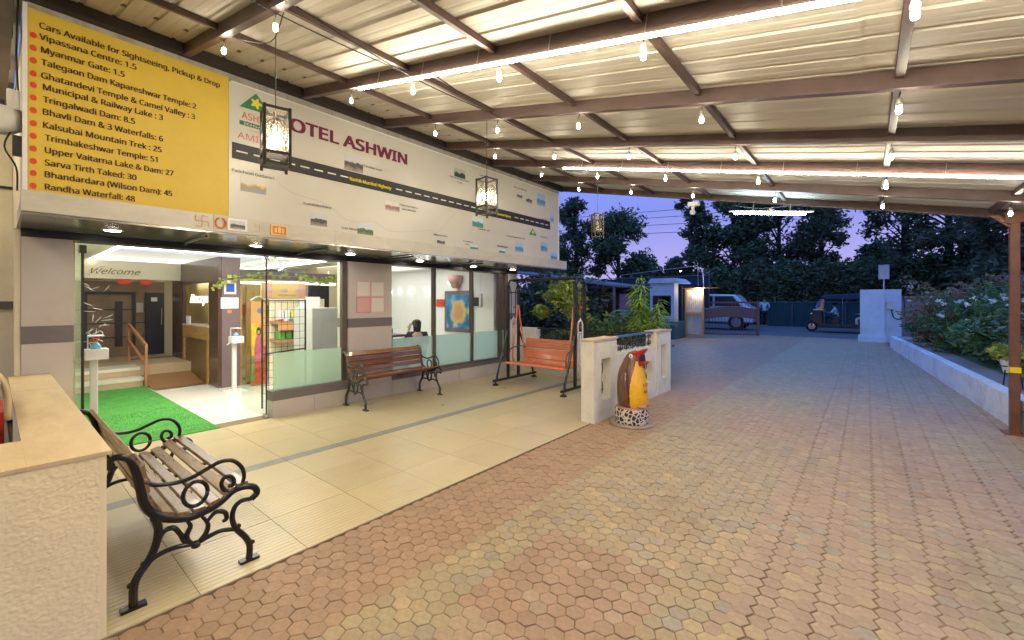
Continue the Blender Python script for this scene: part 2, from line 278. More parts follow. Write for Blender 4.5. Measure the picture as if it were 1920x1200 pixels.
def copy_tree(o, parent=None):
    c = o.copy(); COL.objects.link(c); c.parent = parent
    for ch in list(o.children): copy_tree(ch, c)
    return c
try:
    INTER = bpy.data.fonts.load(bpy.utils.system_resource('DATAFILES') + '/fonts/NotoSansHebrew-Regular.woff2')
except Exception:
    INTER = None
def text_raw(s, bold=0.0, shear=0.0, ext=0.0):
    cu = bpy.data.curves.new('t', 'FONT'); cu.body = s; cu.size = 1; cu.resolution_u = 3; cu.offset = bold; cu.shear = shear; cu.extrude = ext
    if INTER is not None: cu.font = INTER
    o = bpy.data.objects.new('t', cu); COL.objects.link(o)
    bpy.context.view_layer.update()
    me = bpy.data.meshes.new_from_object(o.evaluated_get(bpy.context.evaluated_depsgraph_get()))
    bpy.data.objects.remove(o); bpy.data.curves.remove(cu)
    v = np.empty(len(me.vertices) * 3); me.vertices.foreach_get('co', v); v = v.reshape(-1, 3)
    f = [tuple(p.vertices) for p in me.polygons]; bpy.data.meshes.remove(me)
    return v, f
def text_on(mb, s, fn, w, h, bold=0.01, shear=0.0, mi=0, base=None, ext=0.0):
    """s scaled to width w, cap height h; fn(u, v, d)"""
    v, f = text_raw(s, 0, shear, ext)
    x0, x1 = v[:, 0].min(), v[:, 0].max(); kx = w / max(x1 - x0, 1e-6); ky = h / 0.714
    if bold >= .03:
        for k, (i_, j_) in enumerate([(i_, j_) for i_ in (-2, -1, 0, 1, 2) for j_ in (-1, 0, 1)]):
            mb.add([fn((p[0] - x0 + i_ * bold * .42) * kx, (p[1] + j_ * bold * .45) * ky, p[2] + .0002 * k) for p in v], f, mi)
        return mb
    n = 1 if bold < .008 else 5
    for k in range(n):
        dx = 0 if n == 1 else (k - 2) * bold * .8; dy = 0 if n == 1 else (k % 2) * bold * .6
        mb.add([fn((p[0] - x0 + dx) * kx, (p[1] + dy) * ky, p[2] + .0004 * k) for p in v], f, mi)
    return mb
XP = lambda X, Y0, Z0: (lambda u, v, d: (X + d, Y0 + u, Z0 + v))       # plane facing +X, reading along +Y
YM = lambda Y, X0, Z0: (lambda u, v, d: (X0 + u, Y - d, Z0 + v))       # plane facing -Y, reading along +X
def catmull(pts, k=4):
    pts = [Vector(p) for p in pts]; P_ = [pts[0]] + pts + [pts[-1]]; out = []
    for i in range(1, len(P_) - 2):
        a, b, c, d = P_[i - 1], P_[i], P_[i + 1], P_[i + 2]
        for j in range(k):
            t = j / k; out.append(0.5 * ((2 * b) + (c - a) * t + (2 * a - 5 * b + 4 * c - d) * t * t + (3 * b - a - 3 * c + d) * t ** 3))
    out.append(pts[-1]); return out
def ordn(i): return ['nearest', 'second', 'third', 'fourth', 'fifth', 'sixth', 'seventh', 'eighth'][i]

# ------------------------------------------------------------------ ground and setting
g = MB(); g.quad((-400, -300, -0.05), (400, -300, -0.05), (400, 600, -0.05), (-400, 600, -0.05))
build('ground', g, 'soil', kind='structure')
# driveway
dw = MB(); dw.quad((-2.70, -4, -0.0075), (9, -4, -0.0075), (9, 23.0, -0.0075), (-2.70, 23.0, -0.0075)); dw.quad((-8, 7.55, -0.0075), (-2.7, 7.55, -0.0075), (-2.7, 23, -0.0075), (-8, 23, -0.0075))
drive = build('driveway', dw, 'joint_soil', kind='structure')
rd = MB(); rd.quad((-40, 22.6, -0.006), (40, 22.6, -0.006), (40, 32, -0.006), (-40, 32, -0.006)); build('road', rd, 'asphalt', kind='structure')
# hexagonal pavers
PITCH = 0.0925; CS = PITCH * 0.866
def hexzone(x, y, r1, r2):
    n = math.sin(x * 3.1 + y * 1.7) + math.sin(y * 2.3 - x * 1.9 + 1)
    if x < -1.98: base = 0
    elif x < -0.60:
        base = 1
        if -1.62 < x < -0.87 and 1.55 < y < 2.45: base = 0 if r1 < 0.8 else 2
        elif y < 1.6 and x > -1.6: base = 2
        elif 5.6 < y < 6.9 and x > -1.4: base = 2
        elif r1 < 0.17 + 0.06 * n: base = 3
        elif r1 > 0.86: base = 4
    else:
        base = 2
        if r1 < 0.14 + 0.10 * n: base = 3
        elif r1 > 0.93: base = 4
        if x > 0.45 and n > 0.9: base = 1
    return base
hv, hf = [], []
def hexgeo(cx, cy, z, rr, tilt, rot):
    out = []
    for r_, zz in ((rr, -0.010), (rr, z - 0.0028), (rr * 0.94, z)):
        for k in range(6):
            a = k * math.pi / 3 + rot; x, y = r_ * math.cos(a), r_ * math.sin(a)
            out.append((cx + x, cy + y, zz + tilt[0] * x + tilt[1] * y))
    return out
HF = [tuple(range(12, 18))] + [(i, (i + 1) % 6, 6 + (i + 1) % 6, 6 + i) for i in range(6)] + [(6 + i, 6 + (i + 1) % 6, 12 + (i + 1) % 6, 12 + i) for i in range(6)]
cells = []
i0, i1 = int(-2.66 / CS), int(3.4 / CS)
for i in range(i0, i1 + 1):
    for j in range(int(-1.0 / PITCH), int(22.5 / PITCH)):
        x = i * CS; y = (j + (0.5 if i % 2 else 0)) * PITCH
        if x < -2.67: continue
        if y > 8 and x > 1.45 - (y - 8.2) * 0.069: continue
        t = -x * 0.637 + y * 0.771
        if t < 0.8: continue
        px = (x * 0.771 + y * 0.637) / t
        if abs(px) > 1.28: continue
        cells.append((x, y, t, i))
for i in range(int(-7.6 / CS), i0 + 1):
    for j in range(int(7.75 / PITCH), int(22.5 / PITCH)):
        x = i * CS; y = (j + (0.5 if i % 2 else 0)) * PITCH; cells.append((x, y, 99, i))
NAMES = ['paver_red', 'paver_grey', 'paver_pink', 'paver_tan', 'paver_blue']
def incell(c):
    x, y, t, _ = c; a = (x * 0.771 + y * 0.637) / t; b = 1.55 / t
    return abs(a) < 1.19 and b < 0.80
vis = sorted([c for c in cells if c[2] < 50 and incell(c)], key=lambda c: c[2])[:300]
visset = set(id(c) for c in vis)
pm = []
for k in range(5):
    me = bpy.data.meshes.new('paver'); me.from_pydata(hexgeo(0, 0, 0, PITCH / 1.732 * 0.978, (0, 0), 0), [], HF); me.materials.append(MATS[NAMES[k]]); pm.append(me)
hx = MB()
for c in cells:
    x, y, t, i = c; r1, r2, r3, r4 = (random.random() for _ in range(4))
    k = hexzone(x, y, r1, r2)
    zz = (r2 - 0.5) * 0.005 + 0.0025 * math.sin(x * 2.1 + y * 1.3); tl = ((r3 - .5) * 0.035, (r4 - .5) * 0.035)
    jx = 0.006 * (1 if (i % 3 == 0) else 0) if x > -0.6 else 0; dx = (r3 - .5) * 0.003 - jx; dy = (r4 - .5) * 0.003
    if id(c) in visset:
        o = bpy.data.objects.new('paver', pm[k]); COL.objects.link(o); o.parent = drive
        o.location = (x + dx, y + dy, zz); o.rotation_euler = (tl[1], -tl[0], (r1 - .5) * 0.04)
    else:
        hx.add(hexgeo(x + dx, y + dy, zz, PITCH / 1.732 * 0.978, tl, (r1 - .5) * 0.04), HF, k)
build('paver_field', hx, NAMES, drive, kind='stuff')

# terrace floor
tb = MB(); tb.box(-6.3, -2.685, -0.5, 7.45, -0.04, 0.0065); terrace = build('terrace_floor', tb, 'grout', kind='structure')
ys = [-0.42 + 0.558 * k for k in range(15)]
def tile(x0, x1, y0, y1, m, ribs=False, nm='tile'):
    b = MB(); g_ = 0.0018; x0 += g_; x1 -= g_; y0 += g_; y1 -= g_; dz = 0.010 + random.uniform(0.0, 0.0012)
    if ribs:
        n = 14; wv = (x1 - x0) / n; pf = []
        for q in range(n): pf += [(x0 + q * wv, dz), (x0 + q * wv + wv * 0.78, dz), (x0 + q * wv + wv * 0.86, dz - 0.003), (x0 + q * wv + wv * 0.94, dz - 0.003)]
        pf += [(x1, dz)]
        v = []; f = []
        for a, z in pf: v += [(a, y0, z), (a, y1, z)]
        for q in range(len(pf) - 1): f.append((2 * q, 2 * q + 2, 2 * q + 3, 2 * q + 1))
        b.add(v, f); b.quad((x0, y0, .0), (x1, y0, .0), (x1, y0, dz), (x0, y0, dz)); b.quad((x1, y0, -.006), (x1, y1, -.006), (x1, y1, dz), (x1, y0, dz))
    else: b.box(x0, x1, y0, y1, 0.0, dz)
    return build(nm, b, m, terrace)
for k in range(len(ys) - 1):
    y0, y1 = ys[k], min(ys[k + 1], 7.44)
    if y1 <= y0: continue
    for x0, x1, rb in ((-3.24, -2.69, True), (-3.80, -3.24, True), (-4.305, -3.80, False), (-4.99, -4.435, False), (-5.55, -4.99, False), (-6.05, -5.55, False)):
        tile(x0, x1, y0, y1, 'tile_beige', rb)
    tile(-4.435, -4.305, y0, y1, 'tile_strip', nm='strip_tile')

# ------------------------------------------------------------------ hotel building
H = thing('hotel_building', 'hotel front with grey cladding, glass doors, lit lobby and dining room behind glass', 'building', (-6.05, 3.7, 0))
def hp(name, m, *boxes, **kw):
    b = MB()
    for q in boxes: b.box(*q)
    return build(name, b, m, kw.pop('parent', H), **kw)
FX = -6.05
hp('floor', 'lobby_tile', (-13.2, FX, 0.52, 7.3, -0.03, 0.0))
hp('floor_band', 'brown_panel', (-9.75, -9.5, 1.80, 3.5, 0.0, 0.004))
# facade pillars
hp('pillar', 'cladding', (-6.35, FX, 0.17, 0.51, 0, 2.16)); hp('pillar_band', 'band_grey', (-6.36, FX + 0.006, 0.168, 0.514, 1.15, 1.315))
hp('pillar', 'cladding', (-6.35, FX + 0.02, 3.42, 4.19, 0, 2.155)); hp('pillar_band', 'band_grey', (-6.36, FX + 0.026, 3.418, 4.192, 1.15, 1.29))
hp('pillar', 'cladding_far', (-6.35, FX + 0.01, 7.18, 7.48, 0, 2.155)); hp('pillar_band', 'band_grey', (-6.36, FX + 0.016, 7.178, 7.484, 1.15, 1.29))
for y0, y1 in ((2.35, 2.9), (2.9, 3.42), (3.42, 4.19), (4.19, 4.95), (4.95, 5.7), (5.7, 6.45), (6.45, 7.18)):
    hp('plinth_panel', 'cladding', (-6.2, FX + 0.03, y0 + .002, y1 - .002, 0.0, 0.235 if y0 < 3.4 else 0.25))
hp('plinth_band', 'band_grey', (-6.22, FX + 0.036, 2.34, 3.42, 0.235, 0.36)); hp('plinth_band', 'band_grey', (-6.22, FX + 0.034, 4.19, 7.18, 0.25, 0.335))
hp('head_beam', 'frame_black', (-6.30, FX + 0.012, 0.17, 7.5, 2.155, 2.229))
# canopy soffit + fascia panels
cj = [0.14, 1.40, 2.67, 3.93, 5.16, 6.41, 7.59, 7.93]
for a, b in zip(cj, cj[1:]):
    hp('soffit_panel', 'soffit_panel', (-6.05, -5.02, a + .002, b - .002, 2.23, 2.25))
    hp('fascia_panel', 'fascia_panel', (-5.035, -5.012, a + .0015, b - .0015, 2.252, 2.415))
hp('canopy_core', 'wall_top', (-6.3, -5.037, 0.15, 7.92, 2.253, 2.41))
hp('upper_wall', 'wall_top', (-6.3, -5.135, 0.17, 7.80, 2.41, 4.30))
hp('side_wall', 'cream_wall', (-8.6, -6.37, 0.30, 0.44, 0, 2.3), (-6.38, -6.06, 0.13, 0.168, 0, 2.23))
hp('upper_side_wall', 'cream_wall', (-8.6, -6.31, 0.17, 0.3, 2.3, 4.1))
# interior shell
hp('rear_wall', 'lobby_wall', (-13.2, -13.05, 0.4, 7.3, 0, 2.5)); hp('side_wall', 'lobby_wall', (-13.2, -6.36, 0.44, 0.55, 0, 2.5))
hp('dining_wall', 'dining_wall', (-11.0, -6.36, 7.06, 7.16, 0, 2.36)); hp('dining_wall', 'dining_wall', (-11.1, -11.0, 4.6, 7.16, 0, 2.36))
def ring(name, m, x0, x1, y0, y1, X0, X1, Y0, Y1, z0, z1, parent=H):
    return hp(name, m, (x0, X0, y0, y1, z0, z1), (X1, x1, y0, y1, z0, z1), (X0, X1, y0, Y0, z0, z1), (X0, X1, Y1, y1, z0, z1), parent=parent)
ring('ceiling', 'ceiling_white', -13.05, FX - 0.26, 0.55, 4.45, -11.65, -8.3, 1.15, 4.25, 2.35, 2.40)
hp('coffer_side', 'ceiling_white', (-11.70, -11.66, 1.1, 4.3, 2.36, 2.62), (-8.29, -8.25, 1.1, 4.3, 2.36, 2.62), (-11.66, -8.29, 1.10, 1.14, 2.36, 2.62), (-11.66, -8.29, 4.26, 4.30, 2.36, 2.62))
hp('coffer_panel', 'coffer_glow', (-11.66, -8.29, 1.14, 4.26, 2.60, 2.62))  # ceiling lit by the cove LEDs; its brightness is put in as emission
hp('coffer_light', 'cove_led', (-11.64, -11.60, 1.16, 4.24, 2.335, 2.36), (-8.35, -8.31, 1.16, 4.24, 2.335, 2.36), (-11.6, -8.35, 1.16, 1.20, 2.335, 2.36), (-11.6, -8.35, 4.20, 4.24, 2.335, 2.36))
ring('ceiling', 'ceiling_white', -13.05, FX - 0.26, 4.45, 7.2, -10.2, -7.2, 4.9, 6.75, 2.35, 2.40)
hp('coffer_panel', 'dining_ceiling_glow', (-10.3, -7.1, 4.8, 6.85, 2.50, 2.52)); hp('coffer_side', 'ceiling_white', (-10.3, -10.26, 4.8, 6.85, 2.40, 2.5), (-7.14, -7.1, 4.8, 6.85, 2.4, 2.5), (-10.26, -7.14, 4.8, 4.84, 2.4, 2.5), (-10.26, -7.14, 6.81, 6.85, 2.4, 2.5))  # dining coffer ceiling is no lamp; it is given emission to brighten the room
hp('lobby_fill_panel', 'lobby_fill', (-7.75, -6.34, 1.0, 3.3, 2.335, 2.348))  # added glowing panel, hidden from the camera, brightens lobby floor and rack
hp('bulkhead', 'lobby_wall', (-11.45, -11.3, 0.55, 2.58, 1.99, 2.35))
# raised corridor, steps, ramp
hp('corridor_floor', 'step_tan', (-13.05, -10.62, 0.55, 2.58, 0.02, 0.327))
for z0, x in ((0.0, -10.15), (0.165, -10.45)):
    hp('step_riser', 'step_tan', (-11, x - .01, 0.55, 1.75, z0 + .003, z0 + 0.11)); hp('step_tread', 'step_white', (-11, x, 0.55, 1.76, z0 + 0.11, z0 + 0.165 - .002))
rp = MB(); rp.prism([(-9.75, 0.005), (-11.9, 0.345), (-11.9, 0.0)], 0.78, lambda u, v, w: (u, 1.79 + w, v)); build('ramp', rp, 'ramp_brown', H)
rl = MB()
for x, z in ((-10.05, 0.0), (-11.6, 0.33)): rl.box(x - .03, x + .03, 1.75, 1.79, z, z + 0.78)
for dz in (0.76, 0.42): rl.prism([(-10.05, dz - .04), (-10.05, dz + .02), (-11.6, dz + .35), (-11.6, dz + .29)], 0.04, lambda u, v, w: (u, 1.75 + w, v))
build('handrail', rl, 'rail_wood', H)
hp('panel_wall', 'wood_panel', (-12.8, -12.75, 0.56, 2.58, 0.335, 1.99))
fr = [(-12.745, -12.72, 1.22, 2.06, 1.70, 1.76), (-12.745, -12.72, 1.22, 1.28, 0.45, 1.70), (-12.745, -12.72, 2.0, 2.06, 0.45, 1.70), (-12.745, -12.72, 1.72, 1.84, 0.55, 1.55)]
for z in (0.75, 1.06, 1.36): fr.append((-12.746, -12.725, 0.6, 2.55, z, z + .018))
hp('panel_frame', 'dark_trim', *fr); hp('door', 'navy_door', (-12.71, -12.66, 2.22, 2.56, 0.34, 1.75)); hp('door_handle', 'chrome', (-12.655, -12.64, 2.50, 2.515, 1.0, 1.4))
hp('door_sign', 'paper', (-12.657, -12.652, 2.32, 2.43, 1.55, 1.64)); hp('wall_picture', 'header_grey', (-12.72, -12.70, 2.07, 2.19, 1.30, 1.52))
b = MB()
for y in (1.65, 1.98): b.prism([(0.11 * math.cos(a), 0.09 * math.sin(a)) for a in [math.pi + k * math.pi / 8 for k in range(9)]], 0.02, lambda u, v, w, y=y: (-11.24 + w, y + u, 1.97 + v))
build('festoon', b, 'ink_red', H)
b = MB(); text_on(b, 'Welcome', XP(-11.29, 1.18, 2.08), 0.72, 0.13, 0.0, 0.4); build('lettering', b, 'brown_panel', H)
# reception portal
hp('portal_post', 'laminate', (-11.95, -11.1, 2.56, 2.62, 0, 2.1)); hp('portal_post', 'laminate', (-9.42, -8.905, 2.56, 2.62, 0.02, 2.1))
hp('portal_lintel', 'laminate', (-11.1, -9.42, 2.56, 2.62, 1.9, 2.1), (-11.95, -8.91, 2.565, 2.63, 2.1, 2.345))
hp('counter', 'oak', (-11.1, -9.42, 2.55, 2.75, 0.82, 1.06), (-11.1, -11.0, 2.55, 2.75, 0.0, 0.82), (-9.52, -9.42, 2.55, 2.75, 0.0, 0.82)); hp('counter_panel', 'brown_panel', (-11.0, -9.52, 2.58, 2.65, 0, 0.82))
hp('counter_top', 'lobby_tile', (-11.1, -9.42, 2.54, 2.85, 1.061, 1.085)); hp('back_wall', 'yellow_wall', (-13.0, -9.3, 3.02, 3.06, 0, 2.1))
hp('shelf_light', 'shop_tube', (-11.9, -9.6, 2.90, 2.95, 1.96, 1.98))
b = MB(); text_on(b, 'Reception', YM(3.01, -12.45, 1.52), 2.1, 0.24, 0.004, 0.4, ext=0.01); build('lettering', b, 'neon', H)
hp('column_face', 'laminate_mauve', (-9.0, -8.90, 2.62, 2.91, 0, 2.345))
pf = thing('poster', 'blue and white framed notice on the mauve lobby column', 'poster', (-8.89, 2.74, 1.8)); hp('frame', 'plastic_white', (-8.898, -8.885, 2.65, 2.84, 1.68, 1.93), parent=pf); hp('print', 'blue_print', (-8.884, -8.881, 2.68, 2.81, 1.72, 1.87), parent=pf)
tag(hp('paper_notice', 'paper', (-8.898, -8.890, 2.60, 2.88, 1.42, 1.62), parent=None), 'plain white paper sheet stuck below the blue notice', 'notice')
tag(hp('sticker', 'ink_orange', (-8.898, -8.892, 2.70, 2.77, 1.335, 1.39), parent=None), 'small orange sticker below the white sheet on the column', 'sticker')
# kiosk
hp('shop_fascia', 'laminate_mauve', (-8.98, -8.90, 2.915, 4.9, 1.97, 2.13)); hp('shop_lamp', 'shop_tube', (-8.95, -8.91, 2.93, 3.35, 1.88, 1.92), (-8.95, -8.91, 3.4, 4.75, 1.90, 1.94))
hp('shop_door_frame', 'oak', (-8.97, -8.92, 3.02, 3.16, 0.0, 1.9), (-8.97, -8.92, 2.915, 2.95, 0.0, 1.9), (-8.97, -8.92, 2.95, 3.30, 0.0, 0.04)); hp('shop_back_wall', 'yellow_wall', (-10.9, -10.8, 2.95, 5.0, 0, 2.2)); hp('shop_side_wall', 'lobby_wall', (-10.8, -9.0, 4.98, 5.05, 0, 2.35))
hp('dark_opening', 'dark_trim', (-8.99, -8.93, 4.2, 4.62, 1.3, 1.88))
poster = thing('standee', 'tall orange and yellow advertising standee with a pink dressed figure print', 'standee', (-8.62, 3.12, 0))
hp('board', 'poster_red', (-8.66, -8.63, 3.0, 3.24, 0.02, 0.72), parent=poster); hp('board', 'header_orange', (-8.66, -8.63, 3.0, 3.24, 0.721, 1.55), parent=poster); hp('print', 'poster_yellow', (-8.628, -8.622, 3.0, 3.12, 0.55, 1.15), parent=poster); hp('print', 'poster_green', (-8.628, -8.622, 3.0, 3.05, 0.1, .54), parent=poster)
b = MB(); b.lathe((0, 0, 0), [(.075, 0), (.07, .004)], 14, sx=.7); b.v = [(-8.622 + z, 3.15 + x, 1.38 + y * .6) for x, y, z in b.v]; build('print', b, 'pack_blue', poster)
b = MB(); b.prism([(3.04, .45), (3.2, .45), (3.22, .62), (3.17, .86), (3.14, .94), (3.10, .94), (3.07, .86), (3.05, .7)], .006, lambda u, v, w: (-8.62 + w, u, v)); build('print', b, 'poster_pink', poster)
b = MB(); b.prism([(3.12 + .04 * math.cos(a), 1.0 + .075 * math.sin(a)) for a in [k * .524 for k in range(12)]], .004, lambda u, v, w: (-8.618 + w, u, v)); build('print', b, 'hair', poster); b = MB(); b.prism([(3.115 + .022 * math.cos(a), .985 + .035 * math.sin(a)) for a in [k * .524 for k in range(12)]], .003, lambda u, v, w: (-8.613 + w, u, v)); build('print', b, 'skin_pale', poster)
b = MB(); b.tube([(-8.62, 2.98 + .28 * q / 8, 1.56 + .08 * math.sin(q * math.pi / 8)) for q in range(9)], .012, 6); build('arch_trim', b, 'paper', poster)
# shelves seen in kiosk
sh = thing('goods_shelf', 'wooden shelf of bagged snacks against the yellow kiosk wall', 'shelf', (-8.4, 3.9, 0))
hp('board', 'oak', (-8.6, -8.2, 3.3, 4.35, 1.14, 1.19), (-8.6, -8.2, 3.3, 4.35, 0.80, 0.85), parent=sh); hp('back_panel', 'lobby_wall', (-8.62, -8.6, 3.3, 4.35, 0, 1.6), parent=sh)
hp('board', 'header_orange', (-8.22, -8.195, 3.3, 4.35, 1.02, 1.14), parent=sh)
for k in range(9):
    m_ = ['pack_white', 'pack_white', 'pack_yellow', 'pack_yellow', 'pack_blue', 'pack_white', 'pack_yellow', 'pack_blue', 'pack_white'][k]
    o = hp('snack_bag', m_, (-8.5, -8.25, 3.33 + .11 * k, 3.42 + .11 * k, 1.192, 1.192 + random.uniform(.15, .22)), parent=None, bevel=0.015)
    tag(o, 'snack bag on the upper kiosk shelf, number %s from the left, %s' % (['one', 'two', 'three', 'four', 'five', 'six', 'seven', 'eight', 'nine'][k], m_[5:]), 'snack bag', 'snack bags on the kiosk shelf')
for k in range(8):
    m_ = ['pack_green', 'pack_green', 'pack_green', 'pack_green', 'pack_white', 'poster_pink', 'pack_white', 'pack_white'][k]
    o = hp('jar', m_, (-8.5, -8.25, 3.34 + .12 * k, 3.44 + .12 * k, 0.852, 1.0), parent=None, bevel=0.012)
    tag(o, 'jar on the lower kiosk shelf, number %s from the left' % ['one', 'two', 'three', 'four', 'five', 'six', 'seven', 'eight'][k], 'jar', 'jars on the kiosk shelf')
for k in range(12):
    m_ = random.choice(['pack_blue', 'poster_red', 'paper', 'header_orange', 'pack_green']); o = hp('sweet_box', m_, (-8.24, -8.20, 3.31 + .085 * k, 3.385 + .085 * k, 1.192, 1.225), parent=None)
    tag(o, 'small sweet box on the front edge of the kiosk shelf, %s from the left' % ['first', 'second', 'third', 'fourth', 'fifth', 'sixth', 'seventh', 'eighth', 'ninth', 'tenth', 'eleventh', 'twelfth'][k], 'box', 'sweet boxes on the kiosk shelf')
for k in range(7):
    m_ = ['header_orange', 'poster_red', 'header_gold', 'pack_green', 'header_orange', 'pack_blue', 'poster_yellow'][k]; o = hp('carton', m_, (-10.7, -10.4, 3.1 + .24 * k, 3.3 + .24 * k, 1.25, 1.45 + .03 * (k % 3)), parent=None); tag(o, 'carton on the rear kiosk wall ledge, %s from the left' % ordn(k), 'carton', 'cartons on the rear kiosk ledge')
hp('rear_ledge', 'oak', (-10.79, -10.35, 3.0, 4.9, 1.21, 1.249))
# garland
gl = MB(); gv = MB()
pth = catmull([(-8.84, 2.50, 1.80), (-8.84, 2.58, 1.92), (-8.84, 2.86, 2.0), (-8.84, 3.3, 2.05), (-8.84, 3.9, 2.04), (-8.84, 4.4, 2.0), (-8.84, 4.86, 2.07)], 10)
gv.tube(pth, 0.006, 4)
for p in pth:
    for q in range(1 if p.y < 4 else 4):
        c = p + Vector((random.uniform(0, .04), random.uniform(-.06, .06), random.uniform(-.09, .05))); a = random.uniform(0, 6.28); s_ = random.uniform(.022, .04)
        gl.add([(c.x, c.y + s_ * math.cos(a + k * 1.57) * 1.2, c.z + s_ * math.sin(a + k * 1.57)) for k in range(4)], [(0, 1, 2, 3)])
ga = thing('leaf_garland', 'green artificial leaf garland draped along the kiosk top', 'garland', (-8.84, 3.5, 1.9)); build('vine', gv, 'leaf_bright', ga); build('leaf_mass', gl, 'leaf_lime', ga, kind='stuff')
# glazing
def pane(nm, m, y0, y1, z0, z1, x=FX - 0.04, parent=H):
    return hp(nm, m, (x - 0.005, x + 0.005, y0, y1, z0, z1), parent=parent)
pane('glass_pane', 'clear_glass', 2.36, 3.40, 0.86, 2.155); pane('frosted_pane', 'frosted', 2.38, 3.40, 0.36, 0.86)
hp('window_frame', 'frame_brown', (FX - .08, FX - .01, 3.34, 3.418, 0.36, 2.155))
for y0, y1 in ((4.24, 5.10), (5.15, 6.07), (6.12, 6.88)):
    pane('glass_pane', 'clear_glass', y0, y1, 0.93, 2.15); pane('frosted_pane', 'frosted_teal', y0, y1, 0.36, 0.928)
for y in (5.10, 6.07): hp('mullion', 'frame_brown', (FX - .08, FX + .0, y, y + 0.05, 0.34, 2.15))
hp('mullion', 'frame_brown', (FX - .09, FX - .02, 6.88, 7.02, 0.34, 2.15)); hp('mullion', 'frame_brown', (FX - .08, FX + .005, 7.08, 7.18, 0.34, 2.15)); pane('frosted_pane', 'frosted_teal', 7.02, 7.08, 0.36, 0.928)
hp('window_sill', 'frame_brown', (FX - .08, FX + .04, 4.19, 7.18, 0.336, 0.362)); hp('threshold', 'step_white', (FX - .14, FX + .0, 0.51, 2.34, 0.0005, 0.004))
dl = thing('glass_door', 'frameless glass door leaf standing open at the right of the entrance', 'door', (-6.12, 2.28, 0))
hp('glass_pane', 'door_glass', (-6.98, -6.12, 2.30, 2.312, 0.03, 2.14), parent=dl); hp('hinge', 'chrome', (-6.17, -6.1, 2.28, 2.33, 0.005, 0.06), (-6.17, -6.1, 2.28, 2.33, 2.10, 2.15), parent=dl); hp('edge_strip', 'frame_black', (-6.118, -6.108, 2.298, 2.314, 0.03, 2.14), parent=dl)
dl2 = thing('glass_door', 'frameless glass door leaf folded back at the left of the entrance', 'door', (-6.12, 0.58, 0))
hp('glass_pane', 'door_glass', (-7.0, -6.12, 0.575, 0.587, 0.03, 2.10), parent=dl2); hp('hinge', 'frame_black', (-6.2, -6.1, 0.56, 0.61, 2.04, 2.12), parent=dl2); hp('edge_strip', 'frame_black', (-6.118, -6.108, 0.57, 0.592, 0.03, 2.1), parent=dl2)
# downlights + soffit arms
for k, (x, y) in enumerate(((-5.54, 0.73), (-5.72, 2.04), (-5.70, 3.27), (-5.78, 4.57), (-5.85, 5.91), (-5.80, 7.05))):
    t = thing('downlight', 'round downlight in the canopy soffit, %s from the left end' % ordn(k), 'downlight', (x, y, 2.229), 'downlights in the canopy soffit')
    b = MB(); b.lathe((x, y, 2.222), [(0.075, 0.0), (0.082, 0.007)], 20); build('trim', b, 'plastic_white', t); b = MB(); b.lathe((x, y, 2.2195), [(0.055, 0.0), (0.06, 0.002)], 20); build('lamp', b, 'downlight_glow', t)
for k, y in enumerate((1.39, 2.65, 3.96, 5.45)):
    b = MB(); b.tube([(-6.03, y + .02, 2.20), (-5.9, y, 2.205), (-5.15, y - .01, 2.212)], 0.014, 6)
    for q in (-5.95, -5.4): b.tube([(q, y + .005, 2.2), (q, y + .005, 2.23)], 0.006, 5)
    tag(build('soffit_rod', b, 'frame_black'), 'black rod fixed under the canopy soffit, %s from the left end' % ordn(k), 'rod', 'black rods under the canopy')

# ------------------------------------------------------------------ signboard
S = thing('signboard', 'long hotel signboard with yellow list of sights and road map print', 'signboard', (-5.1, 4.0, 2.42))
SX = -5.10
hp('sheet', 'sign_yellow', (SX - .02, SX, 0.175, 1.56, 2.42, 3.87), parent=S, label='yellow sheet listing sightseeing trips')
hp('sheet', 'sign_white', (SX - .02, SX, 1.562, 7.72, 2.42, 3.835), parent=S, label='white sheet printed with a road map')
hp('edge_trim', 'plastic_white', (SX - .03, SX + .012, 0.150, 0.176, 2.40, 3.9), (SX - .03, SX + .012, 7.72, 7.75, 2.42, 3.84), (SX - .03, SX + .004, 1.58, 7.72, 3.835, 3.85), parent=S)
ROWS = [('Cars Available for Sightseeing, Pickup & Drop', 0.24, 1.48, 3.735), ('Vipassana Centre: 1.5', 0.24, 0.83, 3.645), ('Myanmar Gate: 1.5', 0.25, 0.75, 3.545), ('Talegaon Dam Kapareshwar Temple: 2', 0.25, 1.28, 3.445), ('Ghatandevi Temple & Camel Valley : 3', 0.25, 1.27, 3.34), ('Municipal & Railway Lake : 3', 0.26, 1.02, 3.25), ('Tringalwadi Dam: 8.5', 0.26, 0.82, 3.15), ('Bhavli Dam & 3 Waterfalls: 6', 0.26, 1.02, 3.05), ('Kalsubai Mountain Trek : 25', 0.26, 1.01, 2.945), ('Trimbakeshwar Temple: 51', 0.27, 0.98, 2.845), ('Upper Vaitarna Lake & Dam: 27', 0.27, 1.1, 2.745), ('Sarva Tirth Taked: 30', 0.27, 0.83, 2.645), ('Bhandardara (Wilson Dam): 45', 0.27, 1.09, 2.55), ('Randha Waterfall: 48', 0.27, 0.82, 2.45)]
for k, (s_, a, c, z) in enumerate(ROWS):
    b = MB(); text_on(b, s_, XP(SX + .004, a, z), c - a, 0.060, 0.016); build('lettering', b, 'ink_brown', S)
    if k:
        bl = MB(); bl.prism([(0.019 * math.cos(q * math.pi / 6), 0.024 * math.sin(q * math.pi / 6)) for q in range(12)], 0.003, lambda u, v, w, z=z: (SX + .001 + w, 0.207 + u, z + 0.018 + v)); build('bullet_print', bl, 'ink_red', S)
b = MB(); text_on(b, 'HOTEL ASHWIN', XP(SX + .005, 2.0, 3.515), 1.79, 0.178, 0.040); build('lettering', b, 'ink_maroon', S)
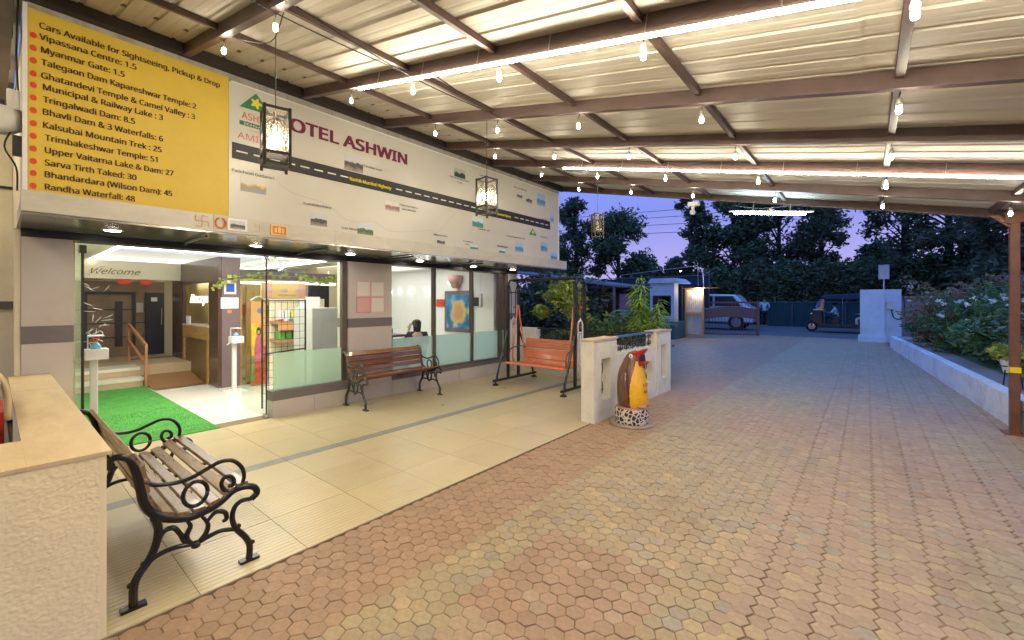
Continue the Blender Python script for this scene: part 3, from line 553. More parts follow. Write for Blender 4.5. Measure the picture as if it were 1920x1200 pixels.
LBL = [('Panchvati Godavari', 1.59, 2.0, 2.905, 0.04), ('Pandav Leni', 3.11, 3.38, 3.32, 0.036), ('Trambakeshwar', 2.32, 2.67, 2.69, 0.035), ('Sula Wine', 2.8, 3.01, 2.465, 0.034), ('Dharmachakra', 3.67, 3.99, 2.91, 0.031), ('Jain Mandir', 3.71, 3.96, 2.855, 0.031), ('Kalsubai Mountain', 4.62, 5.05, 3.525, 0.035), ('Trek', 4.78, 4.89, 3.465, 0.035), ('Taked', 5.29, 5.42, 3.7, 0.032), ('Bhavsar Mandir', 6.22, 6.61, 3.685, 0.036), ('Vaitarna Dam', 4.29, 4.57, 2.56, 0.033), ('Tringalwadi', 4.91, 5.13, 2.53, 0.031), ('Dam', 4.97, 5.06, 2.48, 0.031), ('Railway Lake', 5.27, 5.56, 2.775, 0.032), ('Municipal Lake', 5.75, 6.05, 2.535, 0.034), ('Rameshwar Waterfall', 6.02, 6.56, 2.745, 0.03), ('Bhandardara', 7.07, 7.34, 2.85, 0.033), ('Camel Valley', 7.09, 7.32, 3.215, 0.033)]
for s_, a, c, z, h in LBL: b = MB(); text_on(b, s_, XP(SX + .004, a, z), c - a, h, 0.014); build('lettering', b, 'ink_grey', S)
hp('road_print', 'ink_black', (SX + .001, SX + .004, 1.59, 7.42, 3.045, 3.215), parent=S)
b = MB(); text_on(b, 'Nashik-Mumbai Highway', XP(SX + .007, 2.91, 3.10), 0.62, 0.05, 0.03); build('lettering', b, 'ink_yellow', S); b = MB(); text_on(b, 'Nashik-Mumbai Highway', XP(SX + .007, 5.61, 3.10), 0.52, 0.045, 0.02); build('lettering', b, 'ink_yellow', S)
y = 1.63
while y < 7.35:
    if not (2.80 < y < 3.55 or 5.5 < y < 6.15): hp('lane_dash_print', 'ink_white', (SX + .004, SX + .007, y, y + .105, 3.122, 3.136), parent=S)
    y += 0.165
def picmat(name, sky, gnd, dark):
    m = bpy.data.materials.new(name); m.use_nodes = True; t = m.node_tree; bs = t.nodes['Principled BSDF']; bs.inputs['Roughness'].default_value = .4
    tcn = node(t, 'ShaderNodeTexCoord'); s3 = node(t, 'ShaderNodeSeparateXYZ'); t.links.new(tcn.outputs['Generated'], s3.inputs[0])
    nz = node(t, 'ShaderNodeTexNoise'); nz.inputs['Scale'].default_value = 14; nz.inputs['Detail'].default_value = 5; t.links.new(tcn.outputs['Object'], nz.inputs['Vector'])
    ml = node(t, 'ShaderNodeMath', operation='MULTIPLY_ADD'); t.links.new(nz.outputs['Fac'], ml.inputs[0]); ml.inputs[1].default_value = 0.55; t.links.new(s3.outputs['Z'], ml.inputs[2])
    rp_ = node(t, 'ShaderNodeValToRGB'); e = rp_.color_ramp.elements; e[0].position = 0.35; e[0].color = (*gnd, 1); e[1].position = 0.98; e[1].color = (*sky, 1); x = e.new(0.62); x.color = (*dark, 1); x = e.new(0.80); x.color = (*[d * 1.8 for d in dark], 1); x = e.new(.84); x.color = (*sky, 1)
    t.links.new(ml.outputs[0], rp_.inputs[0]); t.links.new(rp_.outputs[0], bs.inputs['Base Color']); MATS[name] = m
picmat('pic_temple', (.62, .60, .54), (.28, .30, .36), (.36, .26, .14)); picmat('pic_rock', (.55, .56, .6), (.30, .26, .24), (.06, .05, .05)); picmat('pic_green', (.55, .6, .66), (.14, .22, .06), (.05, .09, .05)); picmat('pic_lake', (.60, .70, .74), (.10, .32, .12), (.05, .20, .30)); picmat('pic_blue', (.3, .55, .8), (.2, .42, .62), (.12, .2, .34)); picmat('pic_red', (.66, .64, .58), (.4, .36, .32), (.26, .12, .12)); picmat('pic_dark', (.4, .45, .4), (.03, .04, .03), (.03, .05, .03))
PB = [(1.67, 1.92, 2.72, 2.88, 'pic_temple'), (2.84, 3.1, 3.225, 3.43, 'pic_rock'), (2.41, 2.61, 2.46, 2.61, 'pic_rock'), (3.02, 3.25, 2.425, 2.57, 'pic_green'), (3.44, 3.67, 2.81, 2.94, 'pic_red'), (4.72, 4.96, 3.56, 3.7, 'pic_dark'), (5.27, 5.41, 3.54, 3.66, 'pic_rock'), (6.32, 6.48, 3.52, 3.62, 'pic_rock'), (6.6, 6.79, 3.48, 3.61, 'pic_rock'), (6.96, 7.24, 3.49, 3.73, 'pic_blue'), (7.43, 7.55, 3.22, 3.36, 'pic_blue'), (5.13, 5.39, 2.81, 2.98, 'pic_lake'), (4.36, 4.52, 2.44, 2.53, 'pic_rock'), (5.08, 5.26, 2.425, 2.5, 'pic_lake'), (5.81, 5.97, 2.425, 2.5, 'pic_lake'), (6.27, 6.51, 2.49, 2.66, 'pic_blue'), (7.09, 7.32, 2.57, 2.76, 'pic_blue'), (7.45, 7.68, 2.425, 2.58, 'pic_blue')]
for a, c, z0, z1, m_ in PB: hp('picture_print', m_, (SX + .001, SX + .004, a, c, z0, z1), parent=S)
b = MB()
def mapline(pts, w=0.004):
    c = catmull([(SX + .003, p[0], p[1]) for p in pts], 6)
    for p, q in zip(c, c[1:]): b.quad((SX + .003, p.y, p.z - w), (SX + .003, q.y, q.z - w), (SX + .003, q.y, q.z + w), (SX + .003, p.y, p.z + w))
mapline([(2.02, 2.90), (2.2, 2.8), (2.5, 2.76), (2.68, 2.7), (2.82, 2.60), (3.0, 2.58), (3.25, 2.62), (3.5, 2.53), (3.8, 2.55), (4.2, 2.62), (4.35, 2.58)]); mapline([(2.95, 2.58), (2.87, 2.5)]); mapline([(4.75, 2.98), (4.6, 2.85), (4.5, 2.72), (4.4, 2.65)])
build('map_line_print', b, 'ink_line', S)
# logos
def logo(y0, y1, z0, z1, big=True):
    c = (y0 + y1) / 2; b = MB(); b.prism([(y0, z0), (y1, z0), (c, z1)], .003, lambda u, v, w: (SX + .001 + w, u, v)); build('logo_print', b, 'ink_green', S)
    b = MB(); r_ = (y1 - y0) * .14
    b.prism([((c + r_ * (1 + .35 * math.cos(5 * q * math.pi / 15)) * math.cos(q * math.pi / 15)), (z0 + (z1 - z0) * .42) + r_ * (1 + .35 * math.cos(5 * q * math.pi / 15)) * math.sin(q * math.pi / 15)) for q in range(30)], .002, lambda u, v, w: (SX + .0045 + w, u, v)); build('logo_flower_print', b, 'ink_yellow', S)
logo(1.66, 1.98, 3.61, 3.80); b = MB(); text_on(b, 'ASHWIN', XP(SX + .004, 1.68, 3.49), .34, .09, 0.0); build('lettering', b, 'ink_red', S)
b = MB(); b.box(SX + .001, SX + .003, 1.66, 2.02, 3.42, 3.465); build('logo_band_print', b, 'ink_green', S); b = MB(); text_on(b, 'IOGATO', XP(SX + .005, 1.70, 3.43), .28, .026, 0); build('lettering', b, 'ink_white', S)
b = MB(); text_on(b, 'AMIGO', XP(SX + .004, 1.64, 3.27), .37, .085, 0); build('lettering', b, 'ink_pink', S); b = MB(); text_on(b, 'Member', XP(SX + .004, 1.76, 3.375), .16, .02, 0); build('lettering', b, 'ink_pink', S)
logo(6.70, 6.94, 2.86, 3.0)
# marks and frames on the fascia
FXx = -5.012
b = MB()
def sway(cy, cz, s_, b, r_=.006):
    for pts in ([(cy, cz - s_), (cy, cz + s_)], [(cy - s_, cz), (cy + s_, cz)], [(cy, cz + s_), (cy + s_, cz + s_)], [(cy + s_, cz), (cy + s_ * 1.1, cz - s_)], [(cy, cz - s_), (cy - s_, cz - s_)], [(cy - s_, cz), (cy - s_, cz + s_)]):
        (a0, a1), (b0, b1) = pts; d = Vector((b0 - a0, b1 - a1)).normalized(); n_ = Vector((-d.y, d.x)) * r_
        b.quad((FXx + .002, a0 - n_.x, a1 - n_.y), (FXx + .002, b0 - n_.x, b1 - n_.y), (FXx + .002, b0 + n_.x, b1 + n_.y), (FXx + .002, a0 + n_.x, a1 + n_.y))
    for u in (-.5, .5):
        for v in (-.5, .5): b.box(FXx + .001, FXx + .003, cy + u * s_ - .004, cy + u * s_ + .004, cz + v * s_ - .004, cz + v * s_ + .004)
sway(1.305, 2.335, .052, b); tag(build('painted_mark', b, 'ink_orange_faint'), 'hand painted orange Hindu blessing mark on the fascia left of the wreath', 'painted mark')
b = MB(); sway(1.82, 2.335, .045, b, .003); tag(build('painted_mark', b, 'ink_orange_faint'), 'faded Hindu blessing mark between the white photo and orange plaque', 'painted mark')
b = MB(); b.tube([(FXx + .012, 1.46 + .042 * math.cos(a), 2.338 + .052 * math.sin(a)) for a in [math.pi * .62 + k * math.pi * 1.76 / 16 for k in range(17)]], [0.008 + .003 * (k % 2) for k in range(17)], 6); tag(build('dried_wreath', b, 'ink_orange'), 'small brown horseshoe shaped wreath hung on the fascia', 'wreath')
t = thing('photo_frame', 'white framed grey photograph fixed to the fascia', 'photo frame', (FXx, 1.61, 2.28)); hp('frame', 'plastic_white', (FXx + .001, FXx + .012, 1.52, 1.70, 2.275, 2.40), parent=t); hp('photo', 'pic_rock', (FXx + .012, FXx + .014, 1.545, 1.68, 2.295, 2.38), parent=t)
t = thing('plaque', 'orange and gold framed plaque fixed to the fascia', 'plaque', (FXx, 2.01, 2.28)); hp('frame', 'header_gold', (FXx + .001, FXx + .02, 1.93, 2.10, 2.275, 2.39), parent=t); hp('panel', 'ink_orange', (FXx + .02, FXx + .022, 1.945, 2.085, 2.29, 2.375), parent=t); hp('ornament', 'header_gold', (FXx + .022, FXx + .026, 1.965, 1.99, 2.305, 2.355), (FXx + .022, FXx + .026, 2.0, 2.03, 2.305, 2.365), (FXx + .022, FXx + .026, 2.04, 2.065, 2.305, 2.355), parent=t)
# code posters on the pillar (codes themselves left out)
for (y0, z0, m_, lb) in ((3.55, 1.62, 'poster_cream', 'upper left cream poster'), (3.80, 1.62, 'poster_salmon', 'upper right pink edged poster'), (3.55, 1.37, 'poster_rose', 'lower left rose poster'), (3.80, 1.37, 'poster_cream', 'lower right cream poster')):
    t = thing('poster', lb + ' of the four square posters on the pillar', 'poster', (FX + .022, y0 + .12, z0), 'square posters on the entrance pillar')
    hp('border', m_ if m_ != 'poster_cream' else 'poster_salmon', (FX + .021, FX + .025, y0, y0 + .245, z0, z0 + .245), parent=t); hp('print', 'poster_cream' if m_ != 'poster_rose' else 'poster_salmon', (FX + .025, FX + .027, y0 + .015, y0 + .23, z0 + .015, z0 + .23), parent=t)

# ------------------------------------------------------------------ porch roof
RF = thing('porch_roof', 'brown steel porch roof with cream profiled sheets over the driveway', 'roof', (-2, 3.5, 2.6))
def zl(x): return 2.62 + 0.215 * (1 - x) if x > -5.12 else 2.62 + 0.215 * 6.12
BY = [-6.4, -5.3, -4.2, -3.15, -2.1, -1.0, 0.1, 1.2, 2.33, 3.42, 4.52, 5.6, 6.75, 7.85]  # roof rows behind the camera are added to block blue sky light
def sloped(mb, x0, x1, y0, y1, d0, d1, mi=0):
    v = [(x, y, zl(x) + d) for d in (d0, d1) for y in (y0, y1) for x in (x0, x1)]
    mb.add(v, [(0, 2, 3, 1), (4, 5, 7, 6), (0, 1, 5, 4), (2, 6, 7, 3), (0, 4, 6, 2), (1, 3, 7, 5)], mi)
for y in BY:
    b = MB(); sloped(b, -5.12, 1.62, y - .028, y + .028, 0.0, 0.105); build('beam', b, 'steel_brown', RF)
PXs = [-4.1, -3.08, -2.07, -0.98, 0.15, 1.18]
for x in PXs:
    for y0, y1 in zip(BY, BY[1:]):
        b = MB(); sloped(b, x - .022, x + .022, y0 + .029, y1 - .029, 0.055, 0.104); build('purlin', b, 'steel_brown', RF)
b = MB(); sloped(b, -4.66, -4.61, -2, 7.8, 0.108, 0.12); build('purlin', b, 'steel_brown', RF)
b = MB(); b.box(-5.132, -5.04, -6.4, 7.9, 3.93, 4.06); build('wall_beam', b, 'steel_dark', RF)
def sheet(x0, x1, y0, y1):
    b = MB(); pf = []; n = int(round((y1 - y0) / 0.19)); w = (y1 - y0) / n
    for q in range(n):
        a = y0 + q * w; pf += [(a, .012), (a + .012, .0), (a + w * .36, .0), (a + w * .36 + .008, .0016), (a + w * .36 + .02, .0016), (a + w * .36 + .028, 0), (a + w * .66, .0), (a + w * .66 + .008, .0016), (a + w * .66 + .02, .0016), (a + w * .66 + .028, 0), (a + w - .03, .0), (a + w - .018, .012)]
    pf.append((y1 + .004, .012)); v = []; f = []; xs = [x0, x1]
    for a, d in pf:
        for x in xs: v.append((x, a, zl(x) + 0.107 + d + dsh))
    for q in range(len(pf) - 1): f.append((2 * q, 2 * q + 2, 2 * q + 3, 2 * q + 1))
    b.add(v, f); b.add([(p[0], p[1], p[2] + .02) for p in v[:2] + v[-2:]], [(0, 1, 3, 2)]); return build('roof_sheet', b, 'roof_sheet', RF)
dsh = 0
for k in range(-5, 10):
    y0 = -2.2 + k * 1.03
    for (x0, x1) in ((-5.13, -0.02), (-0.06, 1.75)):
        dsh = 0.0 if x0 < -1 else 0.004
        sheet(x0, x1, y0 + .002, y0 + 1.03)
# side passage roof
for k, x in enumerate((-5.2, -6.0, -6.85, -7.7, -8.5)):
    b = MB(); b.box(x - .09, x + .0, -6.0, 0.12, 3.98, 4.10); build('purlin', b, 'steel_dark', RF)
b = MB(); b.box(-8.6, -5.14, -0.06, 0.11, 3.9, 3.975); build('beam', b, 'steel_brown', RF)
b = MB(); b.box(-8.7, -5.135, -6.4, 0.165, 4.11, 4.13); build('roof_sheet', b, 'roof_sheet', RF)
# column
C = thing('roof_column', 'brown steel column with yellow tape carrying the far right roof corner', 'column', (1.33, 7.62, 0))
b = MB(); b.box(1.29, 1.37, 7.55, 7.63, 0, 2.60); b.box(1.30, 1.36, 7.64, 7.70, 0, 2.6); build('post', b, 'column_paint', C, bevel=.006); hp('base_plate', 'column_paint', (1.24, 1.42, 7.50, 7.72, 0.0, 0.015), parent=C); hp('tape_band', 'yellow_tape', (1.286, 1.374, 7.546, 7.634, 0.72, 0.785), parent=C)
b = MB(); b.add([(1.30, 7.57, 2.40), (1.30, 7.57, 2.47), (1.2, 7.57, 2.57), (1.13, 7.57, 2.57), (1.30, 7.61, 2.40), (1.30, 7.61, 2.47), (1.2, 7.61, 2.57), (1.13, 7.61, 2.57)], [(0, 1, 2, 3), (7, 6, 5, 4), (0, 4, 5, 1), (2, 6, 7, 3), (0, 3, 7, 4), (1, 5, 6, 2)]); b.box(1.25, 1.41, 7.52, 7.66, 2.46, 2.6); build('bracket', b, 'column_paint', C)
# bulbs
def bulb(x, y, lab):
    t = thing('hanging_bulb', lab, 'bulb', (x, y, zl(x) - .10), 'bare bulbs strung under the porch roof')
    z = zl(x) - .10; yo = y + .06
    b = MB(); b.lathe((x, yo, z + .021), [(.015, 0), (.018, .006), (.018, .02), (.013, .024), (.012, .045)], 10); build('socket', b, 'cable_white', t, smooth=True)
    b = MB(); b.lathe((x, yo, z - .030), [(.003, .008), (.011, .012), (.0155, .024), (.0145, .038), (.009, .050)], 10); build('glass_globe', b, 'bulb_glow', t, smooth=True)
    b = MB(); b.tube([(x, yo, z + .08), (x + .01, yo + .005, z + .12), (x - .004, y + .037, z + .20)], 0.004, 4); build('wire', b, 'cable_black', t)
for x, q in ((-4.1, 'sign wall'), (-2.07, 'middle'), (0.15, 'garden side')): bulb(x, -1.0, 'added unseen bulb on the roof over the near driveway, at the ' + q)  # added bulbs out of view, warm fill for the near walls
for x, q in ((-3.08, 'left'), (-0.98, 'right')): bulb(x, -3.15, 'added unseen bulb on the rearmost roof part over the driveway, %s one' % q)  # further added bulbs behind the camera, also warm fill
rows = [1.16, 2.30, 3.42, 4.52, 5.66, 6.84]
for ri, y in enumerate(rows):
    for ci, x in enumerate(PXs):
        if y < 2 and x > -3: continue
        if x > 1 and y < 6: continue
        bulb(x, y, 'lit bulb under the %s beam row, %s bulb from the sign wall' % (ordn(ri), ordn(ci)))
# LED battens
def batten(x0, x1, y, dz, m_, lab, n):
    t = thing('light_batten', lab, 'strip light', ((x0 + x1) / 2, y, zl(x0)), 'LED battens hung along the beams')
    sx_ = [x0 + (x1 - x0) * k / n for k in range(n + 1)]
    for a, c in zip(sx_, sx_[1:]):
        b = MB(); sloped(b, a + .004, c - .004, y - .011, y + .011, dz, dz + .014); build('tube_light', b, m_, t); b = MB(); sloped(b, a + .002, c - .002, y - .013, y + .013, dz + .0145, dz + .026); build('housing', b, 'plastic_white', t)
        for q in (.25, .75):
            xx = a + (c - a) * q; b = MB(); b.tube([(xx, y, zl(xx) + dz + .024), (xx + .01, y + .02, zl(xx) + .12)], .0025, 4); build('tie_wire', b, 'cable_white', t)
batten(-3.81, 1.3, 2.27, -0.045, 'led_warm', 'long warm LED batten hung along the second roof beam', 4)
t = thing('passage_fill_lamp', 'added unseen batten lamp on the side passage roof', 'strip light', (-7, -1.2, 3.9)); hp('tube_light', 'led_warm', (-7.9, -6.2, -1.21, -1.18, 3.86, 3.875), parent=t); hp('housing', 'plastic_white', (-7.91, -6.19, -1.215, -1.175, 3.8755, 3.895), parent=t)  # added lamp out of view to brighten the passage wall
batten(-4.0, 1.3, -1.08, -0.045, 'led_warm', 'added unseen LED batten on the roof behind the camera', 4)  # added behind the camera to keep the near walls from turning blue
batten(-3.55, 1.5, 5.52, -0.035, 'led_white', 'long white LED batten hung along the fifth roof beam', 4)
t = thing('tube_lamp', 'cold white tube light hung at the far roof edge', 'tube light', (-1.2, 7.72, 2.95)); b = MB(); b.tube([(-1.66, 7.7, 2.985), (-0.70, 7.72, 2.855)], .016, 8); build('tube_light', b, 'tube_cold', t); b = MB(); b.tube([(-1.74, 7.72, 3.03), (-0.60, 7.74, 2.875)], .016, 6); b.tube([(-1.4, 7.72, 2.98), (-1.4, 7.80, 3.15)], .004, 4); b.tube([(-0.9, 7.72, 2.9), (-0.9, 7.80, 3.04)], .004, 4); build('housing', b, 'plastic_white', t)
b = MB()
for k in range(9):
    a = k * .7; b.tube([(-1.13, 7.6, 2.97), (-1.13 + .07 * math.cos(a), 7.6 + .05 * math.sin(a * 2), 2.90 + .05 * math.sin(a))], [.012, .004], 5)
tag(build('ribbon_rosette', b, 'plastic_white'), 'white ribbon rosette hanging at the middle of the far tube light', 'decoration')
t = thing('security_camera', 'white dome security camera under the far roof edge', 'security camera', (-2.33, 7.75, 3.1)); b = MB(); b.box(-2.40, -2.22, 7.70, 7.80, 3.20, 3.27); b.box(-2.34, -2.30, 7.72, 7.76, 3.12, 3.20); build('bracket', b, 'plastic_white', t); b = MB(); b.lathe((-2.33, 7.74, 3.05), [(.012, 0), (.045, .02), (.05, .05), (.03, .085)], 12); build('dome', b, 'plastic_white', t, smooth=True)
t = thing('speaker_box', 'white weathered horn box bracketed at the left end of the signboard', 'speaker', (-5.2, 0.02, 3.0)); b = MB(); b.lathe((-5.2, 0.04, 2.86), [(.05, 0), (.11, .04), (.125, .12), (.115, .2)], 12, sx=.8); build('dome', b, 'cable_white', t, smooth=True); hp('box', 'cable_white', (-5.22, -5.12, 0.07, 0.14, 3.05, 3.2), parent=t); hp('bracket', 'steel_dark', (-5.25, -5.18, -0.04, 0.06, 3.07, 3.12), (-5.2, -5.17, 0.1, 0.15, 2.7, 2.86), parent=t)
b = MB()
for pts, lb_ in zip(([(-5.16, .13, 3.95), (-5.15, .12, 3.5), (-5.15, .13, 3.2)], [(-5.17, .1, 2.9), (-5.15, .06, 2.75), (-5.15, .12, 2.6), (-5.15, .125, 2.42)]), ('upper', 'lower')): b = MB(); b.tube(catmull(pts, 5), .006, 5); tag(build('cable', b, 'cable_black'), 'black cable on the %s left end of the signboard' % lb_, 'cable')
b = MB()
for y0, y1, x in ((1.3, 3.3, -2.95), (2.45, 4.4, -2.9), (0.0, 2.3, -3.0)):
    b.tube(catmull([(x, y0, zl(x) + .06), (x - .05, (y0 + y1) / 2, zl(x) + .0), (x - .1, y1, zl(x) + .06)], 6), .005, 4)
tag(build('cable', b, 'cable_black'), 'loose black wiring looped along the roof purlins', 'cable'); b = MB(); b.tube(catmull([(-4.0, 1.3, zl(-4) + .02), (-3.5, 1.35, zl(-3.5) - .06), (-3.1, 1.28, zl(-3.1) + .04)], 6), .004, 4); tag(build('cable', b, 'cable_black'), 'short wire slung by the lantern nearest the yellow list', 'cable'); b = MB(); b.tube(catmull([(-1.9, 7.7, 3.2), (-1.3, 7.72, 3.02), (-.5, 7.72, 3.0), (.2, 7.7, 2.9)], 6), .004, 4)
tag(build('cable', b, 'cable_black'), 'sagging wire above the cold tube light at the far edge', 'cable')
# lanterns
def lantern(x, y, z0, z1, w, rz, lab, lit, ztop):
    t = thing('hanging_lantern', lab, 'lantern', (x, y, z0), 'glass lanterns hung under the roof', rz)
    h = z1 - z0; q = w / 2; b = MB()
    for a in (-q, q):
        for c in (-q, q): b.box(a - .009, a + .009, c - .009, c + .009, 0, h)
    for z in (.02, .09, h - .02):
        for a in (-q, q): b.box(a - .007, a + .007, -q + .009, q - .009, z, z + .016); b.box(-q + .009, q - .009, a - .007, a + .007, z, z + .016)
    build('frame', b, 'frame_black', t, local=True)
    for k in range(4):
        b = MB()
        if k % 2: b.box((q - .002) * (1 if k == 1 else -1) - .0015, (q - .002) * (1 if k == 1 else -1) + .0015, -q + .01, q - .01, .095, h - .03)
        else: b.box(-q + .01, q - .01, (q - .002) * (1 if k == 0 else -1) - .0015, (q - .002) * (1 if k == 0 else -1) + .0015, .095, h - .03)
        build('glass_pane', b, 'lantern_glass', t, local=True)
    b = MB()
    for k in range(4):
        ca, sa = math.cos(k * math.pi / 2), math.sin(k * math.pi / 2)
        for s_, zc in ((1, .24 * h + .05), (-1, h * .80)):
            for an in (-60, -30, 0, 30, 60):
                L = .3 * h; mx_ = math.sin(R(an)) * L * .6; pts = []
                for u in range(6):
                    tt = u / 5; xx = mx_ * tt * (1 if q > .01 else 1) + .012 * math.sin(tt * math.pi) * (0 if an == 0 else (1 if an > 0 else -1)); xx = max(-q + .012, min(q - .012, xx)); zz = zc + s_ * math.cos(R(an)) * L * tt * .8
                    pts.append((ca * xx + sa * (q + .004), sa * xx - ca * (q + .004), zz))
                b.tube(pts, .0028, 3, cap=False)
    build('leaf_tracery', b, 'frame_black', t, local=True)
    b = MB(); b.tube([(0, 0, h), (0, 0, h + .05), (.002, 0, ztop - z0)], .003, 5); build('cord', b, 'cable_black', t, local=True)
    if lit:
        b = MB(); b.lathe((0, 0, h * .40), [(.006, 0), (.032, .02), (.036, .05), (.014, .09)], 10); build('bulb', b, 'lantern_lamp', t, smooth=True, local=True); b = MB(); b.lathe((0, 0, h * .40 + .088), [(.016, 0), (.016, .05)], 8); b.tube([(0, 0, h * .4 + .13), (0, 0, h - .01)], .003, 4); build('socket', b, 'plastic_white', t, local=True)
    else:
        b = MB(); b.tube([(0, 0, h * .5), (0, 0, h - .01)], .003, 4); b.lathe((0, 0, h * .42), [(.03, 0), (.012, .09)], 8); b.box(-q + .02, q - .02, -q + .02, q - .02, .12, .16); build('candle_tray', b, 'cable_white', t, local=True)
lantern(-3.08, 1.22, 2.44, 2.845, 0.15, R(-14), 'glowing glass lantern hanging in front of the word HOTEL', True, zl(-3.08) + .0)
lantern(-3.2, 3.44, 2.48, 2.89, 0.155, R(-4), 'glowing square lantern hanging before the middle of the map sign', True, zl(-3.2))
lantern(-3.15, 5.85, 2.50, 2.88, 0.13, R(-40), 'unlit lantern hanging against the sky near the sign end', False, zl(-3.15))

# ------------------------------------------------------------------ benches
def bench(kind, loc, rz, lab):
    iron, wood = ('cast_iron', 'bench_wood_worn') if kind == 0 else ('cast_iron_grey', 'bench_wood_gloss')
    L = 1.36; t = thing('garden_bench', lab, 'bench', loc, 'slatted benches with cast iron ends', rz)
    oy = -0.70
    main = [(.375, .715), (.355, .75), (.385, .775), (.43, .755), (.455, .70), (.470, .64), (.480, .58), (.490, .52), (.515, .465), (.555, .42), (.62, .385), (.69, .368), (.77, .377), (.83, .40), (.89, .44), (.95, .445), (1.0, .425), (1.015, .385), (.985, .362)]
    arm = [(.49, .62), (.54, .59), (.62, .575), (.69, .58), (.77, .61), (.83, .628), (.89, .615), (.935, .56), (.945, .50), (.925, .455), (.885, .44), (.845, .46), (.83, .50), (.845, .532), (.875, .53), (.893, .50), (.885, .475), (.865, .48)]
    bleg = [(.53, .43), (.548, .37), (.543, .30), (.523, .24), (.50, .20), (.47, .16), (.452, .11), (.45, .02)]
    fleg = [(.985, .362), (.93, .367), (.895, .34), (.885, .28), (.905, .215), (.95, .15), (.975, .09), (.972, .015)]
    arch = [(.485, .185), (.54, .222), (.62, .232), (.71, .215), (.77, .228), (.83, .235), (.905, .213)]
    orn = [[(.55, .29), (.57, .335), (.61, .34), (.64, .295), (.66, .245), (.70, .212)], [(.665, .362), (.685, .32), (.668, .275), (.68, .235), (.71, .212)], [(.735, .355), (.765, .30), (.755, .25), (.725, .218), (.71, .212)], [(.76, .31), (.80, .35), (.845, .335), (.855, .295), (.835, .285)]]
    for X in (0.0, -L):
        xx = X; f3 = lambda pts: catmull([(xx, p[0] + oy, p[1]) for p in pts], 4)
        b = MB(); mp_ = f3(main); n_ = len(mp_)
        b.tube(mp_, [0.013 + .010 * math.sin(min(1, k / n_ * 1.3) * math.pi * .8) for k in range(n_)], 8, fdir=(1, 0, 0), flat=.8); build('side_rail', b, iron, t, smooth=True, local=True)
        b = MB(); b.tube(f3(arm), 0.0115, 8); b.tube([(xx, .708 + oy + .056 * math.cos(a), .487 + .066 * math.sin(a)) for a in [k * math.pi / 9 for k in range(19)]], .011, 8); build('armrest', b, iron, t, smooth=True, local=True)
        for nm_, pts, r0, r1 in (('leg', bleg, .020, .019), ('leg', fleg, .012, .019)):
            b = MB(); c_ = f3(pts); b.tube(c_, [r0 + (r1 - r0) * k / len(c_) for k in range(len(c_))], 8)
            for q in (int(len(c_) * .55), int(len(c_) * .80)): p_ = c_[q]; b.lathe((p_.x, p_.y + (-.018 if pts is bleg else .018), p_.z - .01), [(.004, -.008), (.014, 0), (.014, .012), (.004, .02)], 6)
            e_ = c_[-1]; b.box(e_.x - .022, e_.x + .022, e_.y - .05, e_.y + .05, 0.0, .016); build(nm_, b, iron, t, smooth=False, local=True)
        b = MB(); b.tube(f3(arch), .0125, 8); b.lathe((xx, .71 + oy, .188), [(.006, 0), (.022, .008), (.024, .026), (.008, .042)], 8)
        for o_ in orn: c_ = f3(o_); b.tube(c_, [.008 + .006 * math.sin(k / len(c_) * math.pi) for k in range(len(c_))], 6)
        build('scrollwork', b, iron, t, smooth=True, local=True)
    def slat(y, z, ang, w, th=.022):
        b = MB(); c, s_ = math.cos(ang), math.sin(ang); pr = []
        for u, v in ((-w / 2, -th / 2), (w / 2, -th / 2), (w / 2, th / 2 - .004), (w / 2 - .004, th / 2), (-w / 2 + .004, th / 2), (-w / 2, th / 2 - .004)): pr.append((y + u * c - v * s_, z + u * s_ + v * c))
        b.prism(pr, L + .02, lambda u, v, w_: (-L - .01 + w_, u + oy, v)); build('slat', b, wood, t, local=True)
    for y, z, a in ((.585, .425, -24), (.655, .400, -10), (.725, .395, 2), (.795, .410, 14), (.865, .445, 18), (.935, .467, 4)): slat(y, z, R(a), .056)
    for y, z, a in ((.512, .515, -76), (.499, .595, -82), (.486, .675, -79), (.455, .748, -62)): slat(y, z, R(a), .066)
    b = MB()
    for y, z in ((.60, .400), (.70, .378), (.80, .388), (.90, .425)): b.box(-.72, -.68, y - .05 + oy, y + .05 + oy, z - .012, z - .004)
    build('centre_strap', b, iron, t, local=True)
    return t
bench(0, (-2.83, 0.70, 0.011), 0.0, 'worn slatted bench with black scrolled iron ends beside the textured wall')
# second bench faces +X: local +Y -> +X, local -X -> +Y
bench(1, (-5.70, 3.34, 0.011), R(-90), 'glossy brown slatted bench against the hotel window wall')

# ------------------------------------------------------------------ foreground wall
LW = thing('low_wall', 'textured cream low wall with tan stone ledge at the left', 'wall', (-3, 0, 0))
# stucco with real relief
def stface(x, y0, y1, z0, z1, ny, nz_):
    A = RNG.normal(size=(ny, nz_))
    def blur(a, kx, kz):
        for ax, k in ((0, kx), (1, kz)):
            w = np.hanning(2 * k + 3)[1:-1]; w /= w.sum(); a = np.apply_along_axis(lambda m_: np.convolve(m_, w, mode='same'), ax, a)
        return a / a.std()
    h = blur(A, 2, 1) * .8 + blur(RNG.normal(size=(ny, nz_)), 5, 3) * .45
    h = np.clip(h, -1.6, 2.2) * .0008; k = max(2, int(.03 / ((y1 - y0) / ny))); h[-k:, :] = 0
    Y, Z = np.meshgrid(np.linspace(y0, y1, ny), np.linspace(z0, z1, nz_), indexing='ij')
    b = MB(); b.v = list(zip((x + h).ravel().tolist(), Y.ravel().tolist(), Z.ravel().tolist())); b.f = [(i * nz_ + j, (i + 1) * nz_ + j, (i + 1) * nz_ + j + 1, i * nz_ + j + 1) for i in range(ny - 1) for j in range(nz_ - 1)]; b.m = [0] * len(b.f)
    return b
